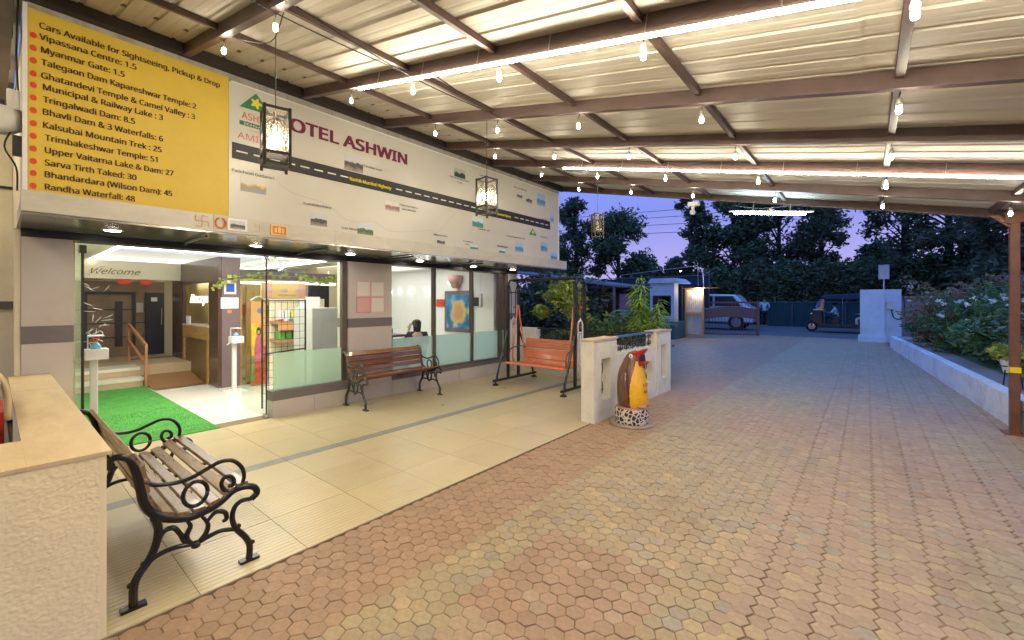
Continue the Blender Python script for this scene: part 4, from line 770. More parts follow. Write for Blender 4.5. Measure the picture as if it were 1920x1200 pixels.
build('stucco_face', stface(-2.695, -0.25, 0.335, 0.0, 0.845, 190, 250), 'stucco', LW, smooth=True)
hp('core', 'stucco', (-3.15, -2.70, -1.6, 0.334, 0, 0.842), (-2.70, -2.696, -1.6, -.25, 0, .842), (-6.04, -3.15, 0.12, 0.334, 0, 0.842), parent=LW)
hp('ledge_slab', 'ledge', (-3.22, -2.688, -1.6, 0.09, 0.845, 0.862), (-4.2, -2.688, 0.0905, 0.352, 0.845, 0.862), parent=LW); hp('ledge_slab', 'ledge', (-5.0, -4.203, 0.0905, 0.352, 0.845, 0.861), parent=LW); hp('ledge_slab', 'ledge', (-6.04, -5.003, 0.0905, 0.352, 0.845, 0.862), parent=LW)
MC = thing('cabinet_machine', 'white cabinet with red outline and grey curved top behind the low wall', 'cabinet', (-4.0, -0.3, 0))
hp('body', 'plastic_white', (-4.5, -3.7, -0.75, 0.02, 0, 0.98), parent=MC, bevel=.02); hp('lid', 'machine_grey', (-4.52, -3.68, -0.76, 0.03, 0.981, 1.12), parent=MC, bevel=.03)
b = MB(); b.tube(catmull([(-3.69, -.5, .9), (-3.69, -.15, .92), (-3.69, -.07, .86), (-3.69, -.07, .4)], 5), .008, 6); build('outline', b, 'plastic_red', MC); b = MB(); b.tube(catmull([(-3.9, -.7, 1.22), (-3.9, -.25, 1.28), (-3.9, 0.02, 1.12), (-3.9, 0.06, .85)], 6), .016, 8); build('handle', b, 'ledge', MC, smooth=True); hp('side_panel', 'plastic_red', (-4.4, -3.9, 0.021, 0.045, 0.3, 0.9), parent=MC)
PW = thing('passage_wall', 'cream side passage wall with black pipe at the far left', 'wall', (-8.9, -1, 0)); hp('wall', 'cream_wall', (-9.0, -8.62, -3, 0.45, 0, 4.1), parent=PW); hp('pipe', 'cable_black', (-8.61, -8.59, -.9, -.12, 3.02, 3.05), (-8.61, -8.59, -.10, .25, 3.01, 3.04), parent=PW); hp('junction_box', 'cable_white', (-8.61, -8.57, -.13, .02, 2.42, 2.5), parent=PW); hp('window_band', 'frame_brown', (-8.61, -8.59, -.1, .3, 1.45, 1.55), parent=PW)
bulb_p = thing('hanging_bulb', 'added unseen bulb in the side passage left of the hotel', 'bulb', (-6.8, -.7, 3.6)); b = MB(); b.lathe((-6.8, -.7, 3.5), [(.01, 0), (.04, .03), (.03, .08), (.01, .1)], 10); build('glass_globe', b, 'bulb_glow', bulb_p, smooth=True); b = MB(); b.tube([(-6.8, -.7, 3.6), (-6.8, -.7, 4.0)], .004, 4); build('wire', b, 'cable_black', bulb_p)  # added bulb out of view, fill light for the passage
PF = MB(); PF.quad((-9, -4, -.012), (-2.7, -4, -.012), (-2.7, .12, -.012), (-9, .12, -.012)); build('passage_floor', PF, 'tile_strip', kind='structure')

# ------------------------------------------------------------------ entrance objects
tf = MB(); tf.box(-10.1, -6.06, 0.62, 1.76, 0.0045, 0.018)
CP = thing('turf_carpet', 'bright green artificial turf carpet leading into the lobby', 'carpet', (-7.5, 1.2, 0)); build('mat', tf, 'turf', CP)
tuft = MB()
for k in range(9000):
    x = random.uniform(-7.8, -6.06) if k % 3 else random.uniform(-10, -6.06); y = random.uniform(.625, 1.755); a = random.uniform(0, 6.28); h = random.uniform(.005, .010)
    tuft.add([(x - .004 * math.cos(a), y - .004 * math.sin(a), .017), (x + .004 * math.cos(a), y + .004 * math.sin(a), .017), (x + random.uniform(-.006, .006), y + random.uniform(-.006, .006), .017 + h)], [(0, 1, 2)])
build('pile', tuft, 'turf', CP, kind='stuff')
def sani(x, y, h, lab, sc=1.0):
    t = thing('sanitizer_stand', lab, 'sanitizer stand', (x, y, 0), 'hand sanitizer stands')
    b = MB(); b.box(x - .03, x + .03, y - .03, y + .03, .012, h); build('post', b, 'plastic_white', t, bevel=.004); hp('base', 'plastic_white', (x - .16, x + .16, y - .16, y + .16, 0.0005 if x < -8 else .019, .012 if x < -8 else .03), parent=t); hp('tray', 'plastic_white', (x - .02, x + .16, y - .08, y + .10, h - .02, h + .09), parent=t)
    b = MB(); b.lathe((x + .06, y + .01, h + .091), [(.042, 0), (.045, .02), (.03, .05), (.012, .07)], 12); build('bottle', b, 'plastic_cyan', t, smooth=True); b = MB(); b.lathe((x + .06, y + .01, h + .162), [(.018, 0), (.018, .02), (.03, .04), (.03, .055)], 8); build('pump', b, 'plastic_red', t)
    b = MB(); b.box(x - .03, x + .14, y - .05, y + .07, h + .225, h + .235); b.box(x - .03, x - .02, y - .05, y - .04, h, h + .225); b.tube([(x, y - .03, h), (x + .06, y - .13, h - .05)], .006, 5); build('press_bar', b, 'plastic_white', t)
sani(-6.45, 0.70, 0.95, 'white pedal sanitizer stand on the green carpet by the left door'); sani(-8.42, 2.66, 0.86, 'white pedal sanitizer stand before the mauve lobby column')
# wire rack
K = thing('snack_rack', 'black wire snack rack with orange header board behind the glass', 'rack', (-6.6, 2.8, 0))
b = MB()
for y in (2.49, 3.11):
    b.tube([(-6.75, y, 0), (-6.75, y, 1.58)], .014, 6)
for k in range(8): b.tube([(-6.75, 2.49 + .62 * k / 7, .1), (-6.75, 2.49 + .62 * k / 7, 1.56)], .003, 4)
for z in [.1 + .11 * k for k in range(14)]: b.tube([(-6.75, 2.49, z), (-6.75, 3.11, z)], .003, 4)
b.tube([(-6.75, 2.49, .78), (-6.75, 3.11, .82)], .012, 5); b.tube([(-6.75, 2.49, 1.56), (-6.75, 3.11, 1.56)], .012, 5); build('wire_frame', b, 'frame_black', K)
hp('header_board', 'header_gold', (-6.77, -6.75, 2.47, 3.12, 1.59, 1.83), parent=K, bevel=.01); hp('header_print', 'header_peach', (-6.749, -6.747, 2.48, 2.62, 1.60, 1.82), (-6.749, -6.747, 3.0, 3.11, 1.60, 1.82), parent=K)
b = MB()
for y in (2.53, 2.74, 2.95): b.prism([(y + .055 + .055 * math.cos(q * math.pi / 8), 1.72 + .022 * math.sin(q * math.pi / 8) * (1.3 if q % 2 else .8)) for q in range(16)], .002, lambda u, v, w: (-6.747 + w, u, v))
b.box(-6.747, -6.745, 2.70, 3.0, 1.645, 1.66); build('logo_print', b, 'header_grey', K)
o = hp('fridge', 'fridge_grey', (-7.8, -7.1, 3.38, 4.0, 0, 1.44), parent=None, bevel=.01); tag(o, 'plain grey cabinet back standing behind the frosted glass', 'cabinet'); o = hp('white_board', 'paper', (-7.6, -7.57, 3.40, 3.75, 1.442, 1.63), parent=None); tag(o, 'white card standing on top of the grey cabinet', 'board')
b = MB(); b.lathe((-8.1, 3.2, 2.12), [(.02, .23), (.05, .1), (.06, .03), (.04, 0)], 10)
for k in range(3):
    a = k * 2.094 + .5; b.box(-8.1 + .08, -8.1 + .5, 3.2 - .05, 3.2 + .05, 2.14, 2.145, rz=0) if False else b.add([(-8.1 + math.cos(a) * r_ - math.sin(a) * w_, 3.2 + math.sin(a) * r_ + math.cos(a) * w_, 2.14) for r_, w_ in ((.06, -.04), (.5, -.06), (.5, .06), (.06, .04))], [(0, 1, 2, 3)])
tag(build('ceiling_fan', b, 'plastic_white'), 'white ceiling fan in the lobby', 'fan')
b = MB(); b.lathe((-7.6, 4.75, 2.1), [(.02, .4), (.05, .12), (.07, .03), (.05, 0)], 10)
for k in range(3):
    a = k * 2.094 + .2; b.add([(-7.6 + math.cos(a) * r_ - math.sin(a) * w_, 4.75 + math.sin(a) * r_ + math.cos(a) * w_, 2.13) for r_, w_ in ((.06, -.04), (.5, -.06), (.5, .06), (.06, .04))], [(0, 1, 2, 3)])
tag(build('ceiling_fan', b, 'plastic_white'), 'white ceiling fan in the dining room window', 'fan')
# decal on the left glass
_ed = thing('etched_decal', 'white swirling etched decal inside the left glass door', 'decal', (-6.4, .7, 1.2))
b = MB()
for k in range(30):
    y = random.uniform(.62, .78); z = random.uniform(.95, 1.3) if k < 18 else random.uniform(1.35, 1.85); x = -6.35 - (z - .9) * .1
    a = random.uniform(0, 3.14); pts = [(x, y + .03 * u * math.cos(a) + random.uniform(-.01, .01), z + .03 * u * math.sin(a) + (y - .6) * .6) for u in range(4)]; b.tube(pts, [.001, .004, .005, .001], 4, cap=False)
build('swirl_mass', b, 'smoke_ghost', _ed, kind='stuff')
# counter items
b = MB(); b.box(-11.05, -10.8, 2.6, 2.62, 1.086, 1.24); tag(build('table_sign', b, 'paper'), 'small white sign on the reception counter', 'sign')
# dining room
t = thing('wall_painting', 'framed blue and gold painting on the dining room wall', 'painting', (-7.45, 7.05, 1.3)); hp('frame', 'laminate_mauve', (-7.94, -6.97, 7.02, 7.059, 0.82, 1.80), parent=t, bevel=.01)
m = bpy.data.materials.new('painting'); m.use_nodes = True; tt = m.node_tree; bs = tt.nodes['Principled BSDF']; tcn = node(tt, 'ShaderNodeTexCoord'); nz = node(tt, 'ShaderNodeTexNoise'); nz.inputs['Scale'].default_value = 4.5; nz.inputs['Detail'].default_value = 6; tt.links.new(tcn.outputs['Object'], nz.inputs['Vector']); gr = node(tt, 'ShaderNodeTexGradient', gradient_type='SPHERICAL'); mp = node(tt, 'ShaderNodeMapping'); mp.inputs['Location'].default_value = (-.5 * 2.6, 0, -.48 * 2.1); mp.inputs['Scale'].default_value = (2.6, 0, 2.1); tt.links.new(tcn.outputs['Generated'], mp.inputs[0]); tt.links.new(mp.outputs[0], gr.inputs[0]); ml = node(tt, 'ShaderNodeMath', operation='MULTIPLY_ADD'); tt.links.new(gr.outputs['Fac'], ml.inputs[0]); ml.inputs[1].default_value = .75; tt.links.new(nz.outputs['Fac'], ml.inputs[2]); rp_ = node(tt, 'ShaderNodeValToRGB'); e = rp_.color_ramp.elements; e[0].position = .35; e[0].color = (.02, .10, .28, 1); e[1].position = .95; e[1].color = (.55, .30, .14, 1); q = e.new(.60); q.color = (.06, .28, .50, 1); q = e.new(.70); q.color = (.62, .48, .16, 1); tt.links.new(ml.outputs[0], rp_.inputs[0]); tt.links.new(rp_.outputs[0], bs.inputs['Base Color']); MATS['painting'] = m
hp('canvas', 'painting', (-7.85, -7.06, 7.012, 7.018, 0.91, 1.71), parent=t)
for x0, x1, z0, z1, m_, lb in ((-8.25, -7.96, 1.42, 1.60, 'poster_red', 'small red striped picture left of the blue painting'), (-6.95, -6.70, 1.44, 1.64, 'dark_trim', 'small dark picture right of the blue painting')):
    tag(hp('wall_picture', m_, (x0, x1, 7.03, 7.058, z0, z1), parent=None), lb, 'picture')
t = thing('wall_lamp', 'glass wall lamp glowing above the blue painting', 'lamp', (-7.5, 7.0, 1.9)); b = MB(); b.lathe((-7.5, 6.98, 1.86), [(.08, 0), (.12, .08), (.17, .14), (.19, .30)], 12); build('shade', b, 'header_peach', t, smooth=True); b = MB(); b.lathe((-7.66, 6.93, 1.95), [(.02, 0), (.05, .04), (.02, .09)], 8); build('bulb', b, 'cove_led', t)
b = MB(); b.tube([(-6.6, 6.9, 2.35), (-6.6, 6.9, 1.72)], .004, 4); b.box(-6.63, -6.57, 6.87, 6.93, 1.42, 1.72); tag(build('pendant_lamp', b, 'white_metal'), 'slim white pendant lamp at the dining room corner', 'lamp')
for k, (x, y) in enumerate(((-10.2, 1.78), (-9.8, 1.80), (-9.3, 1.80), (-8.6, 1.77))):
    b = MB(); b.lathe((x, 7.03, y), [(.008, 0), (.022, .02), (.008, .04)], 8); tag(build('spot_lamp', b, 'downlight_glow'), 'tiny wall spot in the dining room, %s from the left' % ordn(k), 'spot light', 'tiny spots on the dining room wall')
for k, (x, y) in enumerate(((-7.8, 4.75), (-7.5, 5.15))):
    b = MB(); b.box(-.2, .2, -.2, .2, .42, .5); b.box(-.2, -.16, -.2, .2, .5, .98); b.add([(-.16, -.2, .9), (-.16, .2, .9), (-.16, .05, 1.12), (-.2, -.2, .9), (-.2, .2, .9), (-.2, .05, 1.12)], [(0, 1, 2), (3, 5, 4), (0, 2, 5, 3), (1, 4, 5, 2)])
    for a in (-.18, .18):
        for c in (-.18, .18): b.box(a - .02, a + .02, c - .02, c + .02, 0, .42)
    t = build('dining_chair', b, 'leather_brown'); t.location = (x, y, 0); tag(t, 'brown pointed back dining chair, %s from the pillar' % ('first' if k == 0 else 'second'), 'chair', 'dining chairs behind the frosted glass')
t = thing('dining_table', 'dark dining table behind the frosted window', 'table', (-7.5, 5.5, 0)); hp('top', 'leather_brown', (-7.9, -7.0, 4.3, 5.2, .86, .90), parent=t); hp('leg', 'leather_brown', (-7.5, -7.4, 4.7, 4.8, 0, .86), parent=t)

# ------------------------------------------------------------------ people
def skinmesh(nodes, edges, sub=2):
    idx = {k: i for i, k in enumerate(nodes)}; me = bpy.data.meshes.new('s'); me.from_pydata([nodes[k][0] for k in nodes], [(idx[a], idx[b]) for a, b in edges], [])
    o = bpy.data.objects.new('s', me); COL.objects.link(o)
    o.modifiers.new('k', 'SKIN'); sm = o.modifiers.new('u', 'SUBSURF'); sm.levels = sub; sm.render_levels = sub
    for i, k in enumerate(nodes):
        r = nodes[k][1]; me.skin_vertices[0].data[i].radius = (r, r) if not isinstance(r, tuple) else r
    me.skin_vertices[0].data[0].use_root = True
    bpy.context.view_layer.update(); ev = o.evaluated_get(bpy.context.evaluated_depsgraph_get()); m2 = bpy.data.meshes.new_from_object(ev)
    v = [tuple(x.co) for x in m2.vertices]; f = [tuple(p.vertices) for p in m2.polygons]; bpy.data.objects.remove(o); bpy.data.meshes.remove(m2)
    return MB().add(v, f)
def hand(nodes, edges, key, wrist, d, side):
    d = Vector(d).normalized(); w = Vector(wrist); s_ = d.cross(Vector((0, 0, 1))) if abs(d.z) < .9 else Vector((1, 0, 0)); s_.normalize()
    nodes[key + 'p'] = (tuple(w + d * .06), (.035, .018)); edges.append((key, key + 'p'))
    for q, (of, ln) in enumerate(((-.028, .065), (-.010, .075), (.010, .07), (.027, .055))):
        a = w + d * .09 + s_ * of; c = a + d * ln + Vector((0, 0, -.008)); nodes[key + 'a%d' % q] = (tuple(a), .009); nodes[key + 'b%d' % q] = (tuple(c), .007); edges.append((key + 'p', key + 'a%d' % q)); edges.append((key + 'a%d' % q, key + 'b%d' % q))
    a = w + d * .045 + s_ * .04 * side; nodes[key + 't'] = (tuple(a), .010); nodes[key + 'u'] = (tuple(a + d * .035 + s_ * .012 * side), .008); edges.append((key + 'p', key + 't')); edges.append((key + 't', key + 'u'))
def person(loc, rz, J, lab, shirt, trousers, hairm='hair', longhair=False, skin='skin', sc=1.0, cat='person'):
    """J: joint dict, facing -Y local"""
    t = thing('person', lab, cat, loc, None, rz); t.scale = (sc, sc, sc)
    N = {'pelvis': (J['pelvis'], .11), 'waist': (J['waist'], .10), 'chest': (J['chest'], .125), 'neck': (J['neck'], .055), 'chin': (J['chin'], .062), 'head': (J['head'], .088), 'crown': (J['crown'], .07)}
    E = [('pelvis', 'waist'), ('waist', 'chest'), ('chest', 'neck'), ('neck', 'chin'), ('chin', 'head'), ('head', 'crown')]
    for s_ in 'lr':
        N['sh' + s_] = (J['sh' + s_], .052); N['el' + s_] = (J['el' + s_], .038); N['wr' + s_] = (J['wr' + s_], .026); N['hp' + s_] = (J['hp' + s_], .085); N['kn' + s_] = (J['kn' + s_], .055); N['an' + s_] = (J['an' + s_], .038)
        to = Vector(J['an' + s_]) + Vector((0, -.15, -.04)); N['to' + s_] = (tuple(to), (.04, .025))
        E += [('chest', 'sh' + s_), ('sh' + s_, 'el' + s_), ('el' + s_, 'wr' + s_), ('pelvis', 'hp' + s_), ('hp' + s_, 'kn' + s_), ('kn' + s_, 'an' + s_), ('an' + s_, 'to' + s_)]
        hand(N, E, 'wr' + s_, J['wr' + s_], Vector(J['wr' + s_]) - Vector(J['el' + s_]), 1 if s_ == 'l' else -1)
    b = skinmesh(N, E); h = Vector(J['head']); b.add([tuple(h + Vector(p)) for p in ((-.012, -.085, .015), (.012, -.085, .015), (.016, -.088, -.02), (-.016, -.088, -.02), (0, -.115, -.018))], [(0, 1, 4), (1, 2, 4), (2, 3, 4), (3, 0, 4)])
    build('body', b, skin, t, smooth=True, local=True)
    b = MB()
    for s_ in (-1, 1): b.lathe((h.x + s_ * .032, h.y - .083, h.z + .012), [(.003, 0), (.011, .004), (.003, .010)], 8)
    b.box(h.x - .025, h.x + .025, h.y - .088, h.y - .08, h.z - .05, h.z - .042); build('face_features', b, 'mouth_black', t, local=True)
    b = MB(); hc = h + Vector((0, .018, .03)); b.lathe((hc.x, hc.y, hc.z - .03), [(.085, -.02), (.098, .02), (.097, .06), (.075, .095), (.03, .115)], 14, sy=1.05)
    if longhair: b.lathe((hc.x, hc.y + .035, hc.z - .26), [(.05, 0), (.075, .08), (.085, .18), (.09, .26)], 12)
    build('hair', b, hairm, t, smooth=True, local=True)
    S_ = {k: (N[k][0], (N[k][1] if not isinstance(N[k][1], tuple) else N[k][1][0]) + .014) for k in ('waist', 'chest', 'shl', 'shr', 'ell', 'elr', 'pelvis')}
    S_['neckb'] = (tuple(Vector(J['chest']).lerp(Vector(J['neck']), .55)), .075)
    EE = [('waist', 'chest'), ('chest', 'shl'), ('chest', 'shr'), ('shl', 'ell'), ('shr', 'elr'), ('pelvis', 'waist'), ('chest', 'neckb')]
    build('shirt', skinmesh(S_, EE), shirt, t, smooth=True, local=True)
    T_ = {k: (N[k][0], N[k][1] + .013) for k in ('pelvis', 'hpl', 'hpr', 'knl', 'knr', 'anl', 'anr')}
    for k in ('anl', 'anr'): T_[k] = (tuple(Vector(T_[k][0]) + Vector((0, 0, .03))), .055)
    build('trousers', skinmesh(T_, [('pelvis', 'hpl'), ('pelvis', 'hpr'), ('hpl', 'knl'), ('hpr', 'knr'), ('knl', 'anl'), ('knr', 'anr')]), trousers, t, smooth=True, local=True)
    return t
STAND = dict(pelvis=(0, 0, .92), waist=(0, 0, 1.08), chest=(0, 0, 1.32), neck=(0, 0, 1.47), chin=(0, -.02, 1.54), head=(0, -.01, 1.61), crown=(0, 0, 1.67), shl=(.19, 0, 1.40), ell=(.27, .03, 1.15), wrl=(.16, -.15, 1.05), shr=(-.19, 0, 1.40), elr=(-.27, .02, 1.14), wrr=(-.12, -.18, 1.12), hpl=(.1, 0, .85), knl=(.11, -.02, .48), anl=(.11, .02, .07), hpr=(-.1, 0, .85), knr=(-.11, -.02, .48), anr=(-.12, .02, .07))
SIT = dict(pelvis=(0, 0, .50), waist=(0, -.01, .64), chest=(0, -.04, .87), neck=(0, -.05, 1.02), chin=(0, -.08, 1.08), head=(0, -.07, 1.15), crown=(0, -.06, 1.21), shl=(.18, -.04, .95), ell=(.24, -.12, .72), wrl=(.15, -.36, .72), shr=(-.18, -.04, .95), elr=(-.24, -.12, .72), wrr=(-.15, -.36, .72), hpl=(.1, -.06, .49), knl=(.12, -.45, .49), anl=(.12, -.43, .08), hpr=(-.1, -.06, .49), knr=(-.12, -.45, .49), anr=(-.12, -.43, .08))
wj = dict(SIT); wj.update(ell=(.2, -.28, .80), wrl=(.12, -.30, 1.04), head=(0, -.10, 1.15), chin=(0, -.11, 1.08))
person((-7.35, 5.75, -0.10), R(-115), wj, 'dark haired woman in a navy top seated in the dining room', 'shirt_navy', 'trousers_dark', longhair=True, skin='skin_pale')
person((-4.85, 30.2, 0), R(15), STAND, 'man in a light blue shirt standing beyond the open gate', 'shirt_cyan', 'trousers_dark', sc=1.04)

# ------------------------------------------------------------------ swing
SW = thing('garden_swing', 'black framed garden swing with orange slatted metal seat', 'swing', (-4.5, 6.4, 0))
for X in (-5.25, -3.78):
    b = MB(); b.box(X - .02, X + .02, 5.82, 7.12, .075, .115); build('base_bar', b, 'swing_black', SW)
    for y in (6.24, 6.55): b = MB(); b.box(X - .022, X + .022, y - .022, y + .022, .115, 1.86); build('post', b, 'swing_black', SW)
    for y0, y1 in ((5.92, 6.22), (7.02, 6.57)): b = MB(); b.tube([(X, y0, .11), (X, y0, .17), (X, y1, .98)], .02, 6); build('brace', b, 'swing_black', SW)
    for y in (5.88, 7.06): b = MB(); b.lathe((X, y, 0), [(.06, 0), (.06, .02), (.035, .045), (.012, .05), (.012, .12)], 10); build('foot', b, 'swing_black', SW)
    b = MB(); b.tube([(X, 6.24, 1.86), (X, 6.30, 1.95), (X, 6.49, 1.95), (X, 6.55, 1.86)], .022, 6); b.tube([(X, 6.26, 1.72), (X, 6.53, 1.72)], .012, 5); b.tube([(X, 6.28, 1.86), (X, 6.33, 1.75), (X, 6.33, 1.2)], .01, 5); b.tube([(X, 6.51, 1.86), (X, 6.46, 1.75), (X, 6.46, 1.2)], .01, 5); build('top_arch', b, 'swing_black', SW)
    b = MB()
    for y in (6.32, 6.47): b.tube([(X + .01, y, .35), (X + .01, y, 1.12)], .013, 5)
    b.tube([(X + .01, 6.32 + .075 + .075 * math.cos(a), 1.12 + .10 * math.sin(a)) for a in [k * math.pi / 8 for k in range(9)]], .013, 5); b.tube([(X + .01, 6.395, .45), (X + .01, 6.395, 1.0)], .018, 5); b.tube([(X + .01, 6.32, 1.02), (X + .01, 6.47, 1.02)], .010, 5); b.tube([(X + .01, 6.395, 1.22), (X + .01, 6.395, 1.27)], [.02, .004], 5); build('ornament_panel', b, 'white_metal', SW, label='white gothic arch ornament')
    b = MB(); b.lathe((X + .02, 6.395, 1.09), [(.005, 0), (.022, .012), (.022, .03), (.005, .045)], 8); b.lathe((X + .02, 6.395, 1.42), [(.005, 0), (.022, .012), (.022, .03), (.005, .045)], 6); build('rosette', b, 'ink_red', SW)
b = MB(); b.tube([(-5.25, 6.395, 1.95), (-3.78, 6.395, 1.95)], .028, 8); build('top_bar', b, 'swing_black', SW)
for X in (-5.14, -3.90):
    b = MB()
    for y0, y1 in ((6.40, 6.25), (6.40, 6.60)): b.tube(catmull([(X, 6.38, 1.42), (X, y0 + (y1 - y0) * .1, 1.46), (X, y0 + (y1 - y0) * .35, 1.2), (X, y1, .60), (X, y1 + .02, .42)], 4), .017, 6)
    build('hanger', b, 'swing_orange', SW, smooth=True)
    b = MB(); b.tube(catmull([(X + .02, 6.62, .66), (X + .02, 6.45, .70), (X + .02, 6.2, .68), (X + .02, 6.12, .6), (X + .02, 6.12, .44)], 4), .011, 6); build('armrest', b, 'steel_brown', SW, smooth=True)
pf = [(6.04, .40), (6.08, .43), (6.18, .425), (6.30, .41), (6.42, .40), (6.53, .41), (6.60, .46), (6.63, .55), (6.655, .66), (6.67, .76), (6.68, .82), (6.71, .835)]
for (a, c) in ((0, 3), (3, 6), (6, 8), (8, 9), (9, 11)):
    b = MB(); seg_ = pf[a:c + 1]; seg_ = [(y + (.004 if q == 0 else 0), z + (.003 if q == 0 else 0)) for q, (y, z) in enumerate(seg_)]; seg_ = [Vector(p_) for p_ in seg_]; seg_[0] = seg_[0].lerp(seg_[1], .10); seg_[-1] = seg_[-1].lerp(seg_[-2], .10); poly = [tuple(p_) for p_ in seg_] + [(p_[0] + .012, p_[1] - .014) for p_ in seg_[::-1]]
    b.prism(poly, 1.28, lambda u, v, w: (-5.16 + w, u, v)); build('seat_slat' if a < 6 else 'back_slat', b, 'swing_orange', SW)

# ------------------------------------------------------------------ planter walls with grilles
PL = thing('planter_wall', 'low white wall with openings and iron scroll grilles round the planting', 'wall', (-2.75, 6, 0))
def wx(nm, m_, *bx): return hp(nm, m_, *bx, parent=PL)
wx('pillar', 'white_plaster', (-2.83, -2.645, 4.82, 5.02, 0, 1.04), (-2.83, -2.645, 5.28, 5.46, 0, 1.04), (-2.83, -2.645, 5.02, 5.28, 0, .26), (-2.83, -2.645, 5.02, 5.28, .80, 1.04))
wx('pillar', 'white_plaster', (-2.83, -2.645, 6.92, 7.11, 0, 1.04), (-2.83, -2.645, 7.36, 7.56, 0, 1.04), (-2.83, -2.645, 7.11, 7.36, 0, .26), (-2.83, -2.645, 7.11, 7.36, .82, 1.04))
wx('coping', 'ledge', (-2.845, -2.63, 4.805, 5.475, 1.041, 1.065)); wx('coping', 'ledge', (-2.845, -2.63, 6.905, 7.575, 1.041, 1.065))
wx('panel_wall', 'white_plaster', (-2.80, -2.66, 5.46, 5.75, 0, .82), (-2.80, -2.66, 6.75, 6.92, 0, .82), (-2.80, -2.66, 5.75, 6.75, 0, .26), (-2.80, -2.66, 5.75, 6.75, .60, .82))
wx('rear_wall', 'white_plaster', (-5.9, -3.02, 7.42, 7.56, 0, .70)); wx('rear_pillar', 'white_plaster', (-6.04, -5.46, 7.40, 7.58, 0, .98)); wx('rear_pillar', 'white_plaster', (-3.0, -2.85, 7.40, 7.58, 0, 1.0)); wx('coping', 'white_plaster', (-5.455, -3.01, 7.40, 7.58, .701, .72))
def scroll(b, fn, u0, u1, v0, v1, n):
    w = (u1 - u0) / n
    for k in range(n):
        c = u0 + w * (k + .5); h = v1 - v0
        for s_ in (-1, 1):
            pts = [fn(c + s_ * w * .42 * math.sin(a * 1.0) * (1 - a / 14), v0 + h * (.08 + .42 * a / 3.14) if a < 3.14 else v0 + h * .5) for a in [q * 3.14 / 6 for q in range(7)]]
            b.tube(pts, .007, 4, cap=False)
            pts = [fn(c + s_ * (w * .22 + w * .16 * math.cos(a)), v0 + h * .74 + h * .13 * math.sin(a)) for a in [q * math.pi / 5 for q in range(11)]]; b.tube(pts, .007, 4, cap=False)
            pts = [fn(c + s_ * (w * .22 + w * .16 * math.cos(a)), v0 + h * .20 + h * .11 * math.sin(a)) for a in [q * math.pi / 5 for q in range(11)]]; b.tube(pts, .007, 4, cap=False)
        b.tube([fn(c, v0), fn(c, v1)], .006, 4)
fa = lambda u, v: (-2.74, u, v)
for (u0, u1, v0, v1, n) in ((5.46, 6.92, .83, 1.03, 7), (5.75, 6.75, .26, .60, 4), (5.04, 5.26, .27, .79, 1), (7.13, 7.34, .27, .80, 1)):
    b = MB(); scroll(b, fa, u0, u1, v0, v1, n); build('iron_grille', b, 'cast_iron', PL)
b = MB(); scroll(b, lambda u, v: (u, 7.49, v), -5.44, -3.02, .72, .95, 12); build('iron_grille', b, 'cast_iron', PL)
wx('handrail', 'rail_blue', (-2.77, -2.70, 5.462, 6.96, 1.035, 1.058)); b = MB(); b.tube([(-5.46, 7.49, .97), (-3.0, 7.49, .97)], .018, 6); build('handrail', b, 'swing_black', PL)
b = MB(); b.tube([(-3.0, 7.62, 1.0), (-3.95, 10.6, 1.0)], .016, 6); build('handrail', b, 'swing_black', PL)
pb = MB(); pb.add([(-9.5, 7.6, .3), (-3.0, 7.6, .3), (-4.1, 11.0, .3), (-9.5, 11.0, .3), (-9.5, 7.6, -.04), (-3.0, 7.6, -.04), (-4.1, 11.0, -.04), (-9.5, 11.0, -.04)], [(0, 1, 2, 3), (0, 4, 5, 1), (1, 5, 6, 2), (2, 6, 7, 3)]); build('planting_bed', pb, 'soil', kind='structure')

# ------------------------------------------------------------------ penguin bin
PG = thing('penguin_bin', 'open mouthed penguin litter bin on a giraffe spotted round plinth', 'litter bin', (-2.30, 5.17, 0))
cx, cy = -2.30, 5.17
b = MB(); b.lathe((cx, cy, 0), [(.275, 0), (.28, .015), (.26, .028)], 28); build('saucer', b, 'concrete_grey', PG, smooth=False)
m = mat('giraffe', (0.62, 0.56, 0.46), 0.6, var=0.05); tt = m.node_tree; vo = node(tt, 'ShaderNodeTexVoronoi', feature='DISTANCE_TO_EDGE'); vo.inputs['Scale'].default_value = 19; tcn = node(tt, 'ShaderNodeTexCoord'); tt.links.new(tcn.outputs['Object'], vo.inputs['Vector']); rr = node(tt, 'ShaderNodeMapRange'); rr.inputs[1].default_value = .10; rr.inputs[2].default_value = .14; tt.links.new(vo.outputs['Distance'], rr.inputs[0]); mc = node(tt, 'ShaderNodeMix', data_type='RGBA'); bs = tt.nodes['Principled BSDF']; src = bs.inputs['Base Color'].links[0].from_socket; tt.links.new(src, mc.inputs[6]); mc.inputs[7].default_value = (.045, .02, .012, 1); tt.links.new(rr.outputs[0], mc.inputs[0]); tt.links.new(mc.outputs[2], bs.inputs['Base Color'])
b = MB(); b.lathe((cx, cy, .028), [(.205, 0), (.208, .01), (.208, .17), (.20, .185)], 32); build('plinth', b, 'giraffe', PG, smooth=False); b = MB(); b.lathe((cx, cy, .214), [(.20, 0), (.195, .012), (.15, .02)], 28, sx=1); build('plinth_top', b, 'pinkish', PG)
def fr_(a): return math.cos(a), math.sin(a)
prof = [(.20, .150, 0.0), (.235, .175, 0.0), (.32, .19, 0.0), (.45, .19, -.005), (.58, .178, -.01), (.68, .155, -.01), (.76, .128, 0.0), (.83, .108, .015), (.885, .085, .03), (.915, .05, .04), (.93, .01, .045)]
v = []; f = []; mi = []; NS = 150
pc = catmull([(p[0], p[1], p[2]) for p in prof], 5)
